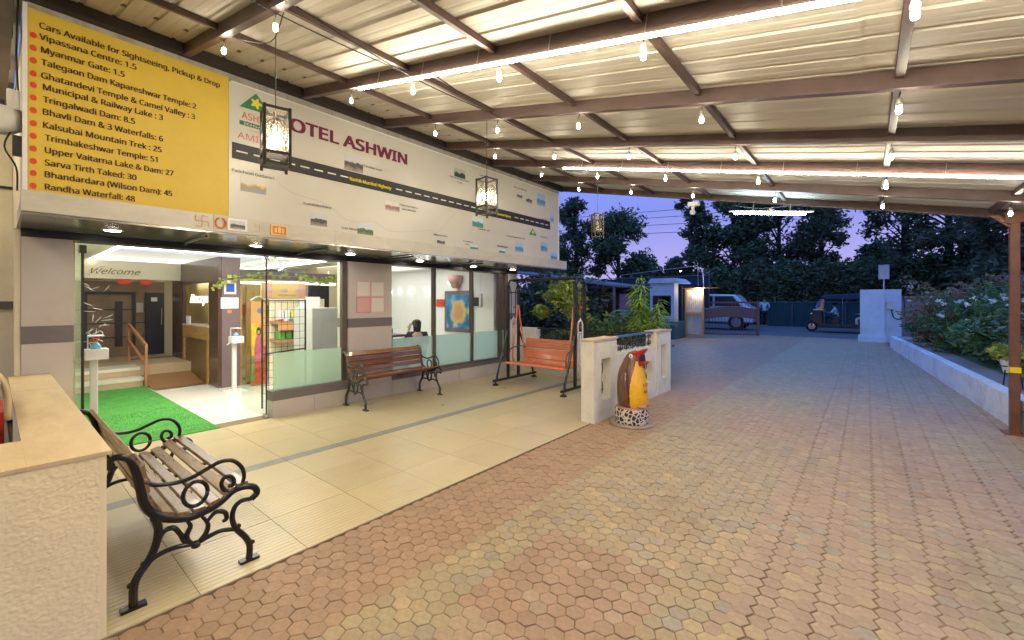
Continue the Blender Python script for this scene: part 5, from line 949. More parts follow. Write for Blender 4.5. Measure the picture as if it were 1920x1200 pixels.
for p in pc:
    z, r_, ox = p
    for k in range(NS):
        a = 2 * math.pi * k / NS; rr_ = max(r_, .002) * (1 + .05 * math.cos(a)); v.append((cx + ox + rr_ * math.cos(a), cy + rr_ * .92 * math.sin(a), z))
def blim(z): return 1.22 + .10 * math.sin((z - .2) * 9) if z < .55 else 1.22 - (z - .55) * 1.6
for i in range(len(pc) - 1):
    for k in range(NS):
        k2 = (k + 1) % NS; a = 2 * math.pi * (k + .5) / NS; a = a - 2 * math.pi if a > math.pi else a
        f.append((i * NS + k, i * NS + k2, (i + 1) * NS + k2, (i + 1) * NS + k)); zc = (pc[i][0] + pc[i + 1][0]) / 2
        mi.append(1 if abs(a) < blim(zc) and zc < .80 else 0)
b = MB(); b.v = v; b.f = f; b.m = mi; build('body', b, ['penguin_brown', 'penguin_yellow'], PG, smooth=True)
for s_ in (-1, 1):
    b = MB(); b.tube(catmull([(cx - .02, cy + s_ * .155, .66), (cx - .03, cy + s_ * .185, .52), (cx + .0, cy + s_ * .185, .36), (cx + .03, cy + s_ * .17, .28)], 4), [.02, .035, .045, .05, .055, .055, .055, .05, .045, .04, .03, .02, .01], 8, fdir=(0, 1, 0), flat=.35); build('flipper', b, 'penguin_brown', PG, smooth=True)
    b = MB(); b.lathe((0, 0, 0), [(.026, 0), (.022, .006)], 14); b.lathe((0, 0, .0062), [(.010, 0), (.008, .002)], 10, mi=1)
    for q in range(len(b.v)):
        x_, y_, z_ = b.v[q]; b.v[q] = (cx + .03 + x_ + .0, cy + s_ * (.090 + z_ * 1.0), .865 + y_)
    build('eye', b, ['ink_white', 'mouth_black'], PG)
    b = MB(); b.lathe((0, 0, 0), [(.02, 0), (.06, .02), (.05, .04), (.02, .05)], 10, sx=1.3); 
    for q in range(len(b.v)): x_, y_, z_ = b.v[q]; b.v[q] = (cx + .15 + x_, cy + s_ * .07 + y_, .225 + z_)
    build('foot', b, 'pinkish', PG, smooth=True)
# beak: tapered wedges with an open mouth
def wedge(poly, k=1.0):
    b = MB(); n = len(poly); hw = lambda u: k * .088 * (1 - .70 * max(0, (u - .04)) / .17); L = [(cx + u, cy - hw(u), z) for u, z in poly]; Rr = [(cx + u, cy + hw(u), z) for u, z in poly]; Cc = [(cx + u, cy, z) for u, z in poly]
    b.add(L + Rr, [tuple(range(n)), tuple(range(n, 2 * n))[::-1]] + [(q, n + q, n + (q + 1) % n, (q + 1) % n) for q in range(n)]); return b
build('upper_beak', wedge([(.03, .905), (.09, .925), (.16, .955), (.20, .965), (.205, .95), (.165, .905), (.12, .85), (.09, .815), (.04, .80)]), 'penguin_red', PG, bevel=.008); build('lower_beak', wedge([(.04, .80), (.09, .806), (.15, .803), (.215, .808), (.225, .795), (.19, .765), (.12, .745), (.05, .745)]), 'penguin_red', PG, bevel=.008)
build('mouth', wedge([(.05, .81), (.172, .806), (.158, .885), (.10, .86), (.05, .85)], .80), 'mouth_black', PG)
b = MB()
def belly(u, v, d):
    a = -.42 + u / .19; return (cx + .0 + .2015 * math.cos(a), cy + .187 * math.sin(a), .50 + v)
text_on(b, 'USE', belly, .11, .045, .01); text_on(b, 'ME', lambda u, v, d: belly(u + .015, v - .085, d), .075, .045, .01); build('lettering', b, 'ink_brown', PG)
b = MB(); b.lathe((cx - .06, cy - .172, .60), [(.002, -.01), (.010, 0), (.002, .01)], 8); build('knob', b, 'cable_white', PG)

# ------------------------------------------------------------------ plants
def leaves(mb, n, c, rad, size, droop=0.0, aspect=2.2, mi=0, shell=.0, up=0.3, noisy=0.35):
    c = np.array(c); rad = np.array(rad)
    d = RNG.normal(size=(n, 3)); d /= np.linalg.norm(d, axis=1)[:, None]
    r = RNG.random(n) ** (1 / 3); r = shell + (1 - shell) * r
    bumps = 1 + noisy * (np.sin(d[:, 0] * 5.1 + c[0]) * np.sin(d[:, 1] * 4.3 + 1 + c[1]) + .5 * np.sin(d[:, 2] * 7 + d[:, 0] * 6))
    p = c + d * (r * bumps)[:, None] * rad
    a = RNG.normal(size=(n, 3)); a[:, 2] = a[:, 2] * .6 - droop; a /= np.linalg.norm(a, axis=1)[:, None]
    q = np.cross(a, RNG.normal(size=(n, 3))); q /= np.linalg.norm(q, axis=1)[:, None]
    s = size * (.6 + .8 * RNG.random(n))[:, None]; L = a * s * aspect * .5; Wd = q * s * .5
    v = np.stack([p - L, p + Wd * .9 - L * .1, p + L, p - Wd * .9 - L * .1], 1).reshape(-1, 3)
    o = len(mb.v); mb.v += [tuple(x) for x in v.tolist()]; mb.f += [(o + 4 * k, o + 4 * k + 1, o + 4 * k + 2, o + 4 * k + 3) for k in range(n)]; mb.m += [mi] * n
def tree(x, y, h, rw, lab, leafm='leaf_dark', n=9000, base=0.35, size=.22, name='broadleaf_tree', lean=0.0, sparse=1.0, rh=None, clumps=34):
    t = thing(name, lab, 'tree', (x, y, 0), 'trees beyond the gate')
    rnd = random.Random(int(x * 31 + y * 7)); b = MB(); top = h * .9
    b.tube(catmull([(x, y, 0), (x + lean * .3, y, h * .3), (x + lean * .7, y + .2, h * .6), (x + lean, y, top)], 5), [h * .022 * (1 - .8 * k / 15) + .02 for k in range(16)], 7); build('trunk', b, 'bark', t)
    cr_ = MB(); br = MB(); z0 = h * base
    for k in range(clumps):
        zz = z0 + (h - z0) * (k + .5) / clumps; u_ = (zz - z0) / (h - z0); f_ = max(.15, 1 - abs(u_ - .48) ** 2.2 * 4.2); a = rnd.uniform(0, 6.28); rr = rw * f_ * rnd.uniform(.35, .95)
        c = (x + lean * zz / h + math.cos(a) * rr, y + math.sin(a) * rr * .7, zz + rnd.uniform(-.3, .3)); s_ = rw * rnd.uniform(.20, .40)
        br.tube(catmull([(x + lean * zz / h * .8, y, max(zz - rw * .5, .3)), ((x + c[0]) / 2, (y + c[1]) / 2, zz - rw * .15), c], 3), [.07, .06, .05, .04, .03, .02, .01], 5)
        leaves(cr_, int(n / clumps), c, (s_, s_, s_ * .8), size, .3, noisy=.6)
    build('limb', br, 'bark', t, kind='stuff'); build('crown', cr_, leafm, t, kind='stuff'); return t
def at(px, Y):
    a = (px - 960) / 805; return Y * (a * .7710 - .6369) / (a * .6369 + .7710)
TL = [(1078, 30, 10.0, 2.1, 'dark leafy tree rising beside the end of the signboard', 'leaf_dark', 12000, .22), (1158, 31, 7.9, 2.7, 'rounded dark green tree left of the open sky', 'leaf_teal', 24000, .10), (1035, 27, 7.0, 2.2, 'dark tree partly hidden behind the swing corner', 'leaf_dark', 9000, .1),
      (1222, 40, 5.0, 1.8, 'low distant tree at the bottom of the sky gap', 'leaf_dark', 7000, .08), (1265, 41, 5.6, 1.6, 'second low distant tree next to the tall slim tree', 'leaf_teal', 6000, .08), (1294, 36, 11.0, 1.7, 'tall slim tree at the right edge of the sky gap', 'leaf_dark', 9000, .15), (1375, 36, 9.8, 3.1, 'dense dark tree behind the cold tube light', 'leaf_teal', 15000, .22),
      (1460, 37, 10.4, 3.4, 'broad tree with sky glinting through its branches', 'leaf_dark', 12000, .27), (1540, 40, 11.0, 2.1, 'wide dark tree behind the rickshaw', 'leaf_dark', 10000, .24), (1645, 42, 5.6, 2.2, 'lower tree beneath the pink sky patch', 'leaf_teal', 8000, .3), (1698, 36, 13.5, 2.6, 'tree with a straight black trunk behind the white gate pillar', 'leaf_dark', 4200, .30),
      (1780, 34, 11.5, 2.4, 'loose leafy tree left of the brown column', 'leaf_teal', 9500, .22), (1850, 31, 10.0, 2.6, 'dark tree beside the brown column', 'leaf_dark', 10000, .15), (1930, 27, 9.0, 2.6, 'tree at the right picture edge', 'leaf_dark', 10000, .15)]
for px, Y, h, rw, lb, lm, n, bs_ in TL: tree(at(px, Y), Y, h, rw, lb, lm, n, bs_, size=.15 if Y > 33 else .13)
# lower dark hedge line beyond the road
for k in range(9):
    px = 1330 + k * 62; Y = 34; x = at(px, Y); b = MB(); leaves(b, 4200, (x, Y, 1.7), (1.7, 1.0, 1.9), .14, .2, noisy=.3)
    leaves(b, 1800, (x + .6, Y - .3, 3.0), (1.2, .8, 1.1), .13, .2, noisy=.4)
    tag(build('hedge_shrub', b, 'leaf_dark' if k % 2 else 'leaf_teal'), 'dark bushy shrub beyond the road, %s counted from the left' % (['first', 'second', 'third', 'fourth', 'fifth', 'sixth', 'seventh', 'eighth', 'ninth'][k]), 'shrub', 'dark shrubs beyond the road')
def plant(name, label, cat, loc, parts, group=None):
    t = thing(name, label, cat, loc, group)
    for nm, b, m_, kd in parts: build(nm, b, m_, t, kind=kd)
    return t
# left planter: leaning shrub, dead stump, palm, bamboo etc
bx_, by_ = at(1010, 9.0), 9.0
b = MB(); c_ = MB()
for k in range(26):
    a = random.uniform(-.5, .5); l = random.uniform(.5, 1.0); p0 = Vector((-4.6 + random.uniform(-.15, .15), 8.4, .35)); p1 = p0 + Vector((-.45 * l + a * .3, random.uniform(-.1, .1), l * 1.05)); b.tube([p0, (p0 + p1) / 2 + Vector((.04, 0, 0)), p1], [.022, .014, .004], 5)
plant('bare_stump', 'bundle of bare brown stems leaning in the planter', 'plant', (-4.6, 8.4, .3), [('stem', b, 'dry_branch', 'stuff')])
b = MB(); b.tube(catmull([(-4.7, 8.6, .35), (-5.1, 8.6, 1.0), (-5.6, 8.5, 1.3), (-6.1, 8.4, 1.35)], 5), [.02] * 8 + [.012] * 8, 5); b.tube(catmull([(-5.0, 8.6, .9), (-5.5, 8.6, 1.5), (-5.75, 8.6, 1.95)], 5), .012, 5)
c_ = MB(); leaves(c_, 700, (-5.5, 8.55, 1.72), (.48, .3, .34), .075, .2); leaves(c_, 240, (-5.1, 8.5, 1.35), (.25, .25, .3), .08, .2); leaves(c_, 130, (-6.0, 8.4, 1.3), (.2, .2, .15), .08, .2)
plant('young_tree', 'lime leaved young tree leaning behind the swing', 'plant', (-4.9, 8.6, .3), [('branch', b, 'dry_branch', 'stuff'), ('foliage', c_, 'leaf_lime', 'stuff')])
b = MB()
for k in range(46):
    p0 = Vector((-4.55 + random.uniform(-.15, .9), 8.0 + random.uniform(-.2, .25), .35)); a = random.uniform(0, 6.28); l = random.uniform(.3, .62); d = Vector((math.cos(a) * .6, math.sin(a) * .4, 1)).normalized(); s_ = d.cross(Vector((0, 1, .2))).normalized() * .035; e_ = p0 + d * l + Vector((math.cos(a) * .1, 0, -.08)); m_ = (p0 + e_) / 2 + Vector((0, 0, .06)); b.quad(p0, m_ - s_, e_, m_ + s_)
plant('broad_leaf_plant', 'pale broad leaved plant at the foot of the stems', 'plant', (-4.4, 8.0, .3), [('leaf_mass', b, 'leaf_lime', 'stuff')])
b = MB(); leaves(b, 4200, (-4.3, 7.85, .70), (1.45, .22, .26), .05, .1, noisy=.15); plant('clipped_hedge', 'low dark green hedge directly behind the rear railing', 'hedge', (-4.3, 7.9, .3), [('foliage', b, 'leaf_mid', 'stuff')])
def frond(b, base, a, L, rise, seg=16, w=.22, droop=1.0):
    pts = []
    for k in range(seg + 1):
        t_ = k / seg; pts.append(Vector((base[0] + math.cos(a) * L * t_, base[1] + math.sin(a) * L * t_ * .8, base[2] + rise * t_ * 1.6 - droop * rise * t_ * t_ * 1.1)))
    b.tube(pts, .008, 4, cap=False); side = Vector((-math.sin(a), math.cos(a), 0))
    for k in range(2, seg + 1):
        ww = w * math.sin(k / seg * 2.9 + .15); d = (pts[k] - pts[k - 1]).normalized()
        for s_ in (-1, 1):
            tip = pts[k] + side * s_ * ww + d * ww * .7 + Vector((0, 0, -.05)); b.add([pts[k] - d * .012, pts[k] + d * .012, tip], [(0, 1, 2)])
def palm(x, y, z, n, L, rise, lab, m_, name='palm'):
    b = MB()
    for k in range(n): frond(b, (x, y, z), k * 2.4 + .3, L * random.uniform(.8, 1.1), rise * random.uniform(.7, 1.2))
    tr = MB(); tr.tube([(x, y, .3), (x, y, z)], .05, 7); plant(name, lab, 'palm', (x, y, .3), [('trunk', tr, 'bark', None), ('frond_mass', b, m_, 'stuff')])
palm(-4.3, 10.0, .75, 12, .75, .85, 'teal green palm behind the right swing frame', 'leaf_palm'); palm(-3.85, 9.3, .7, 7, .7, .75, 'bright green young palm between swing and bamboo', 'leaf_bright'); palm(-4.0, 10.3, .8, 12, .6, .5, 'olive drooping palm left of the bamboo', 'leaf_dry')
b = MB(); st = MB()
for k in range(16):
    x = -3.28 + random.uniform(-.2, .2); y = 8.1 + random.uniform(-.2, .2); h = (random.uniform(.9, 1.95) if k < 9 else random.uniform(.7, 1.2)) if k else 2.05; dx = random.uniform(-.16, .16); st.tube([(x, y, .35), (x + dx * .4, y, h * .6), (x + dx, y, h)], [.012, .009, .003], 5)
    for q in range(190):
        t_ = random.uniform(.0, 1.0) ** 1.3; p = Vector((x + dx * t_, y, .35 + (h - .35) * t_)); a = random.uniform(0, 6.28); l = random.uniform(.12, .26); d = Vector((math.cos(a), math.sin(a), random.uniform(-.9, .3))).normalized(); s_ = d.cross(Vector((0, 0, 1))).normalized() * .019; st_ = p + d * .03; b.quad(st_, st_ + d * l * .4 + s_, st_ + d * l + Vector((0, 0, -.05)), st_ + d * l * .4 - s_)
plant('bamboo_clump', 'tall bright green bamboo clump behind the blue railing', 'bamboo', (-3.28, 8.1, .3), [('stem', st, 'leaf_bright', 'stuff'), ('foliage', b, 'leaf_bright', 'stuff')])
b = MB(); leaves(b, 2600, (-3.85, 8.9, .62), (.55, 1.0, .38), .06, .1, noisy=.35); leaves(b, 900, (-3.5, 7.95, .62), (.45, .3, .35), .06, .1); leaves(b, 2200, (-4.4, 8.5, .75), (.9, .5, .45), .06, .1, noisy=.4); leaves(b, 1500, (-3.6, 8.3, .85), (.4, .3, .4), .06, .1, noisy=.4); plant('mixed_shrubs', 'low mixed shrubs along the planter railing', 'shrub', (-3.3, 9.6, .3), [('foliage', b, 'leaf_mid', 'stuff')])
b = MB(); leaves(b, 7000, (-8.0, 11.6, 1.2), (1.9, .8, 1.2), .08, .2, noisy=.3); plant('dark_shrubbery', 'dark shrubs behind the leaning young tree', 'shrub', (-8.0, 11.6, .3), [('foliage', b, 'leaf_dark', 'stuff')])
# right garden
gb = MB(); gb.add([(1.38, 5.0, .30), (1.38, 8.2, .30), (.55, 20.6, .30), (9, 20.6, .30), (9, 5, .30)], [(0, 4, 3, 2, 1)]); build('garden_bed', gb, 'concrete_grey', kind='structure')
gg = MB(); gg.add([(2.1, 6.5, .304), (1.25, 19.5, .304), (9, 20, .304), (9, 6, .304)], [(0, 3, 2, 1)]); build('lawn', gg, 'leaf_teal', kind='structure')
KW = MB(); seg_ = 20
P0, P1 = Vector((1.44, 6.9)), Vector((.60, 19.2))
for k in range(seg_):
    a = P0.lerp(P1, k / seg_); c = P0.lerp(P1, (k + 1) / seg_); w = .16; j = .006 * math.sin(k * 1.7); j2 = .006 * math.sin((k + 1) * 1.7)
    KW.add([(a.x + j, a.y, -.01), (c.x + j2, c.y, -.01), (c.x + j2, c.y, .385 + j2), (a.x + j, a.y, .385 + j), (a.x + w, a.y, -.01), (c.x + w, c.y, -.01), (c.x + w, c.y, .385), (a.x + w, a.y, .385)], [(0, 3, 2, 1), (3, 7, 6, 2), (4, 5, 6, 7)] + ([(0, 4, 7, 3)] if k == 0 else []) + ([(1, 2, 6, 5)] if k == seg_ - 1 else []))
tag(build('garden_kerb_wall', KW, 'kerb_white'), 'low whitewashed wall edging the garden on the right', 'wall')
for k, (x, y, rx_, rz_, m_, n, lb, fl) in enumerate(((1.9, 16.5, 1.0, .95, 'leaf_dry', 3200, 'brown twiggy shrub next to the white gate pillar', 10), (2.3, 12.6, .8, .75, 'leaf_mid', 3400, 'leafy shrub with white blossoms in the middle of the bed', 42), (3.1, 11.6, 1.0, .95, 'leaf_teal', 4200, 'teal green shrub with white blossoms left of the column', 60), (2.9, 9.8, .8, .6, 'leaf_teal', 3000, 'broad fern like shrub behind the pots', 8), (3.6, 10.4, .8, 1.35, 'leaf_mid', 3600, 'taller pale green bush behind the brown column', 6), (2.0, 14.6, .8, .8, 'leaf_mid', 2600, 'green shrub leaning over the far kerb wall', 20), (1.55, 18.6, .55, .55, 'leaf_teal', 1400, 'small dark shrub at the foot of the gate pillar', 3), (4.2, 14.0, 1.4, 1.2, 'leaf_dry', 3600, 'dry brown bush in front of the far garden wall', 18), (5.2, 9.5, 1.2, 1.6, 'leaf_mid', 3600, 'green bush right of the brown column', 5))):
    b = MB(); leaves(b, int(n * 2.2), (x, y, .3 + rz_ * .75), (rx_, rx_, rz_), .055, .15, noisy=.5); s_ = MB()
    for q in range(16): a = random.uniform(0, 6.28); s_.tube([(x, y, .3), (x + math.cos(a) * rx_ * .5, y + math.sin(a) * rx_ * .5, .3 + rz_ * .9), (x + math.cos(a) * rx_ * .85, y + math.sin(a) * rx_ * .85, .3 + rz_ * random.uniform(1.1, 1.75))], [.02, .01, .004], 4)
    fw = MB()
    for q in range(fl):
        a = random.uniform(2.2, 6.0); r_ = random.uniform(.4, 1.0); leaves(fw, 16, (x + math.cos(a) * rx_ * r_, y + math.sin(a) * rx_ * r_, .3 + rz_ * random.uniform(.7, 1.75)), (.06, .06, .035), .05, 0, aspect=1.1)
    plant('flowering_shrub', lb, 'shrub', (x, y, .3), [('foliage', b, m_, 'stuff'), ('stem', s_, 'dry_branch', 'stuff'), ('blossom', fw, 'flower_white', 'stuff')], 'shrubs in the garden bed')
for k, (x, y, lb) in enumerate(((1.62, 9.35, 'white pot of yellow green leaves on an iron stand'), (1.85, 8.55, 'white pot of trailing leaves nearest the column'))):
    t = thing('flower_pot', lb, 'plant pot', (x, y, .3), 'potted plants by the kerb wall'); b = MB(); b.lathe((x, y, .52), [(.09, 0), (.13, .16), (.145, .165), (.145, .19)], 14); build('pot', b, 'white_metal', t, smooth=False)
    b = MB()
    for q in range(4): a = q * 1.57 + .6; b.tube([(x + .10 * math.cos(a), y + .10 * math.sin(a), .56), (x + .13 * math.cos(a), y + .13 * math.sin(a), .305)], .008, 5)
    b.tube([(x + .135 * math.cos(q * .524), y + .135 * math.sin(q * .524), .62) for q in range(13)], .008, 5); build('stand', b, 'swing_black', t)
    b = MB(); leaves(b, 420, (x, y, .80), (.22, .22, .11), .06, .2); leaves(b, 150, (x + .1, y - .1, .62), (.12, .12, .14), .05, .5); build('foliage', b, 'leaf_lime', t, kind='stuff')
o = MB(); o.lathe((2.0, 9.1, .30), [(.10, 0), (.13, .16), (.14, .18)], 14); tag(build('clay_pot', o, 'terracotta'), 'terracotta pot on the ground behind the pot stands', 'plant pot')

# ------------------------------------------------------------------ gate area
GP = thing('gate_pillar', 'square whitewashed gate pillar with meter box', 'pillar', (-.05, 21.6, 0)); hp('pillar', 'pillar_white', (-.20, .52, 21.4, 22.0, 0, 2.0), parent=GP); hp('wall', 'pillar_white', (.525, 1.0, 21.6, 21.9, 0, 2.0), parent=GP); hp('base', 'pillar_white', (-.26, .58, 21.34, 22.06, 0, .22), parent=GP); hp('meter_box', 'cable_white', (.60, .82, 21.52, 21.6, 1.25, 1.55), parent=GP)
b = MB(); b.tube(catmull([(.72, 21.5, 1.25), (.78, 21.48, .95), (.98, 21.48, .9), (1.08, 21.5, 1.2), (1.05, 21.5, 1.8)], 5), .02, 6); build('hose', b, 'cable_black', GP)
t = thing('box_sign', 'small pale box sign on a pole above the gate pillar', 'sign', (.45, 22.2, 2)); hp('box', 'fridge_grey', (.36, .68, 22.2, 22.34, 2.42, 2.98), parent=t); b = MB(); b.tube([(.52, 22.27, 0), (.52, 22.27, 2.42)], .025, 6); build('pole', b, 'tin', t)
# gate: a leaf swung open, spans (-5.8,20.9) .. (-3.7,21.8)
A, B = Vector((-5.80, 20.9)), Vector((-3.70, 21.8)); GD = (B - A).normalized(); GN = Vector((GD.y, -GD.x)); GL = (B - A).length
GT = thing('iron_gate', 'brown iron gate leaf with solid arched panel and lower bars', 'gate', (A.x, A.y, 0)); gfn = lambda u, v, w: (A.x + GD.x * u + GN.x * w, A.y + GD.y * u + GN.y * w, v)
def gbox(nm, u0, u1, v0, v1, th=.04): b = MB(); b.prism([(u0, v0), (u1, v0), (u1, v1), (u0, v1)], th, gfn); build(nm, b, 'gate_brown', GT)
gbox('post', GL - .10, GL, .02, 1.56, .07); gbox('rail', 0, GL - .1, .03, .10); gbox('rail', .3, GL - .1, 1.46, 1.54); gbox('post', 0, .06, .02, 1.3, .06)
b = MB(); top_ = [(u, 1.12 + .20 * math.sin(math.pi * (u + .1) / (GL + .3))) for u in [GL * q / 12 for q in range(13)]]; bot_ = [(u, .72 + .12 * math.sin(math.pi * u / GL)) for u in [GL * q / 12 for q in range(13)]]
b.prism([(u, v) for u, v in bot_] + [(u, v) for u, v in top_[::-1]], .03, gfn); build('panel', b, 'gate_brown', GT)
for k in range(17):
    u = GL * (k + 1) / 18; b = MB(); b.tube([gfn(u, .1, .02), gfn(u, .73 + .12 * math.sin(math.pi * u / GL), .02)], .010, 4); build('bar', b, 'gate_brown', GT)
for k in range(14):
    u = .35 + (GL - .5) * k / 13; b = MB(); b.tube([gfn(u, 1.13 + .18 * math.sin(math.pi * u / GL), .02), gfn(u, 1.47, .02)], .010, 4); build('bar', b, 'gate_brown', GT)
# booth
BT = thing('guard_booth', 'pale blue guard booth with dark base and sloping roof', 'booth', (-6.5, 18, 0)); hp('base', 'booth_base', (-7.05, -6.0, 17.6, 19.0, 0, .72), parent=BT); hp('wall', 'booth_blue', (-7.03, -6.02, 17.62, 17.68, .72, .95), (-7.03, -6.90, 17.62, 17.68, .95, 1.78), (-6.15, -6.02, 17.62, 17.68, .95, 1.78), (-7.03, -6.02, 17.62, 17.68, 1.78, 2.3), (-7.03, -6.97, 17.68, 19, .72, 2.3), (-6.08, -6.02, 17.68, 18.1, .72, 2.3), parent=BT); hp('window', 'dark_glass', (-6.9, -6.15, 17.64, 17.66, .95, 1.78), parent=BT); hp('interior', 'trousers_dark', (-6.97, -6.1, 18.8, 18.9, .72, 2.2), parent=BT)
hp('window_frame', 'frame_black', (-6.9, -6.15, 17.60, 17.63, 1.74, 1.79), (-6.9, -6.86, 17.60, 17.63, .95, 1.74), (-6.2, -6.15, 17.60, 17.63, .95, 1.74), parent=BT)
b = MB(); b.prism([(-7.1, 2.3), (-5.75, 2.3), (-6.0, 2.50), (-6.95, 2.50)], 1.5, lambda u, v, w: (u, 17.5 + w, v)); build('roof', b, 'booth_blue', BT)
SP = thing('tin_screen', 'corrugated tin screen in a plywood frame lit by a lamp', 'screen', (-5.6, 19, 0))
b = MB(); n = 40; v = []; f = []
for k in range(n + 1):
    x = -5.98 + .68 * k / n; v += [(x, 19.0 + .012 * math.sin(k * 1.3), .15), (x, 19.0 + .012 * math.sin(k * 1.3), 2.02)]
for k in range(n): f.append((2 * k, 2 * k + 2, 2 * k + 3, 2 * k + 1))
b.add(v, f); build('tin_sheet', b, 'tin', SP); hp('frame', 'ply', (-6.02, -5.96, 18.95, 19.05, .1, 2.08), (-5.32, -5.26, 18.95, 19.05, .1, 2.08), (-5.96, -5.32, 18.95, 19.05, 2.02, 2.08), (-5.96, -5.32, 18.95, 18.985, 1.0, 1.1), (-5.96, -5.32, 18.95, 19.05, .1, .16), parent=SP); hp('leg', 'ply', (-6.02, -5.97, 18.96, 19.04, 0, .1), (-5.31, -5.26, 18.96, 19.04, 0, .1), parent=SP); hp('awning', 'ply', (-6.4, -4.7, 18.86, 19.3, 2.10, 2.12), parent=SP)
t = thing('gate_lamp', 'warm bulb hanging in front of the tin screen', 'lamp', (-5.42, 18.75, 2.0)); b = MB(); b.lathe((-5.42, 18.80, 1.99), [(.01, 0), (.05, .03), (.04, .07), (.01, .09)], 10); build('bulb', b, 'gate_lamp', t, smooth=True); b = MB(); b.tube([(-5.42, 18.78, 2.2), (-5.46, 18.8, 3.05)], .008, 4); b.tube([(-5.46, 18.8, 3.05), (-9.5, 20, 2.85)], .008, 4); build('wire', b, 'tin', t)
b = MB(); b.tube([(-5.30, 19.1, 2.1), (-5.32, 19.1, 2.75)], .02, 5); tag(build('white_rod', b, 'white_metal'), 'short white rod standing above the tin screen', 'rod')
b = MB(); b.lathe((-6.55, 20.0, 2.9), [(.01, 0), (.04, .03), (.01, .06)], 8); tag(build('far_bulb', b, 'far_spark'), 'tiny bright bulb on the wire above the booth', 'bulb')
# fences beyond
def fence(px0, px1, Y, z0, z1, m_, lab, n):
    t = thing('net_fence', lab, 'fence', ((at(px0, Y) + at(px1, Y)) / 2, Y, 0)); x0, x1 = at(px0, Y), at(px1, Y)
    b = MB(); k_ = 40; v = []; f = []
    for k in range(k_ + 1): x = x0 + (x1 - x0) * k / k_; v += [(x, Y + .04 * math.sin(k * .9), z0), (x, Y + .04 * math.sin(k * 1.1), z1 - .05 * abs(math.sin(k * math.pi / 5)))]
    for k in range(k_): f.append((2 * k, 2 * k + 2, 2 * k + 3, 2 * k + 1))
    b.add(v, f); build('net', b, m_, t)
    for k in range(n + 1): x = x0 + (x1 - x0) * k / n; b = MB(); b.tube([(x, Y - .05, 0), (x, Y - .05, z1 + .05)], .03, 5); build('post', b, 'shed_roof', t)
    b = MB(); b.tube([(x0, Y - .05, z1), (x1, Y - .05, z1)], .02, 5); build('top_rail', b, 'shed_roof', t); return t
fence(1000, 1320, 22.5, 0, 1.95, 'net_green', 'green shade net fence behind the palms', 6); fence(1080, 1330, 24.5, 1.2, 2.95, 'net_navy', 'dark navy net fence rising behind the booth', 5); fence(1440, 1640, 31.5, 0, 1.5, 'net_green', 'green netting behind the standing man', 4)
SHD = thing('open_shed', 'dark shed with sloping tin roof behind the swing', 'shed', (-9, 12, 0)); b = MB(); b.add([(-12, 11, 2.9), (-5.7, 11.6, 1.98), (-5.5, 14, 1.98), (-12, 14, 2.9), (-12, 11, 2.95), (-5.7, 11.6, 2.03), (-5.5, 14, 2.03), (-12, 14, 2.95)], [(0, 3, 2, 1), (4, 5, 6, 7), (0, 1, 5, 4), (1, 2, 6, 5)]); build('roof', b, 'shed_roof', SHD); hp('wall', 'shed_dark', (-12, -5.9, 13.6, 13.8, 0, 2.0), parent=SHD); hp('post', 'shed_roof', (-5.8, -5.74, 11.7, 11.76, 0, 1.98), parent=SHD); hp('poster_board', 'mauve_box', (-5.2, -4.7, 10.9, 10.95, .6, 1.75), parent=SHD)
FSH = thing('far_building', 'long dark low building beyond the road', 'building', (-3, 38, 0)); hp('wall', 'shed_dark', (-14, 6, 44, 44.3, 0, 3.4), parent=FSH); hp('roof', 'shed_roof', (-14.3, 6.3, 43, 46, 3.4, 3.7), parent=FSH)
FW = thing('far_garden_wall', 'old grey compound wall behind the right garden', 'wall', (4, 24, 0)); hp('wall', 'old_wall', (1.0, 14, 24, 24.25, 0, 1.68), parent=FW); hp('coping', 'concrete_grey', (1.0, 14, 23.95, 24.3, 1.68, 1.76), parent=FW)
t = thing('blue_tarp_shelter', 'blue lit board glimpsed through the right hand trees', 'board', (4.5, 26, 0)); hp('board', 'booth_blue', (4.3, 5.0, 26, 26.1, 2.0, 2.6), parent=t); hp('post', 'tin', (4.6, 4.65, 26.02, 26.08, 0, 2.0), parent=t)
b = MB()
for z in (11.5, 12.3, 10.6, 9.6): b.tube([(-40, 52, z + 1.5), (-14, 52, z), (10, 52, z + 2.2)], .03, 4)
tag(build('power_lines', b, 'cable_black'), 'thin power lines crossing the dusk sky gap', 'power lines')

# ------------------------------------------------------------------ car behind gate
def wheelset(par, cx_, cy_, r, w, nm='wheel', hubm='hub_silver'):
    b = MB()
    prof = [(r * .62, -w / 2), (r * .95, -w / 2), (r, -w / 4), (r, w / 4), (r * .95, w / 2), (r * .62, w / 2)]; b.lathe((0, 0, 0), prof, 18); b.v = [(cx_ + x, cy_ + z, r + y) for x, y, z in b.v]; o = build(nm, b, 'tyre', par, local=True)
    b = MB(); b.lathe((0, 0, 0), [(r * .2, -w / 2 - .012), (r * .6, -w / 2 - .005), (r * .6, w / 2 + .005), (r * .2, w / 2 + .012)], 14); b.v = [(cx_ + x, cy_ + z, r + y) for x, y, z in b.v]; build('hub', b, hubm, o, local=True)
CARS = 1.14
CAR = thing('parked_car', 'white sport utility vehicle parked behind the brown gate', 'car', (at(1334, 26.2), 26.2, 0), rz=R(2)); CAR.scale = (1.1, 1.1, 1.18)
side = [(-2.1, .35), (2.0, .35), (2.05, .75), (1.98, 1.0), (1.72, 1.12), (1.25, 1.62), (-1.9, 1.70), (-2.1, 1.05)]
b = MB(); b.prism(side, 1.7, lambda u, v, w: (u, -.85 + w, v)); build('body', b, 'car_white', CAR, local=True, bevel=.05)
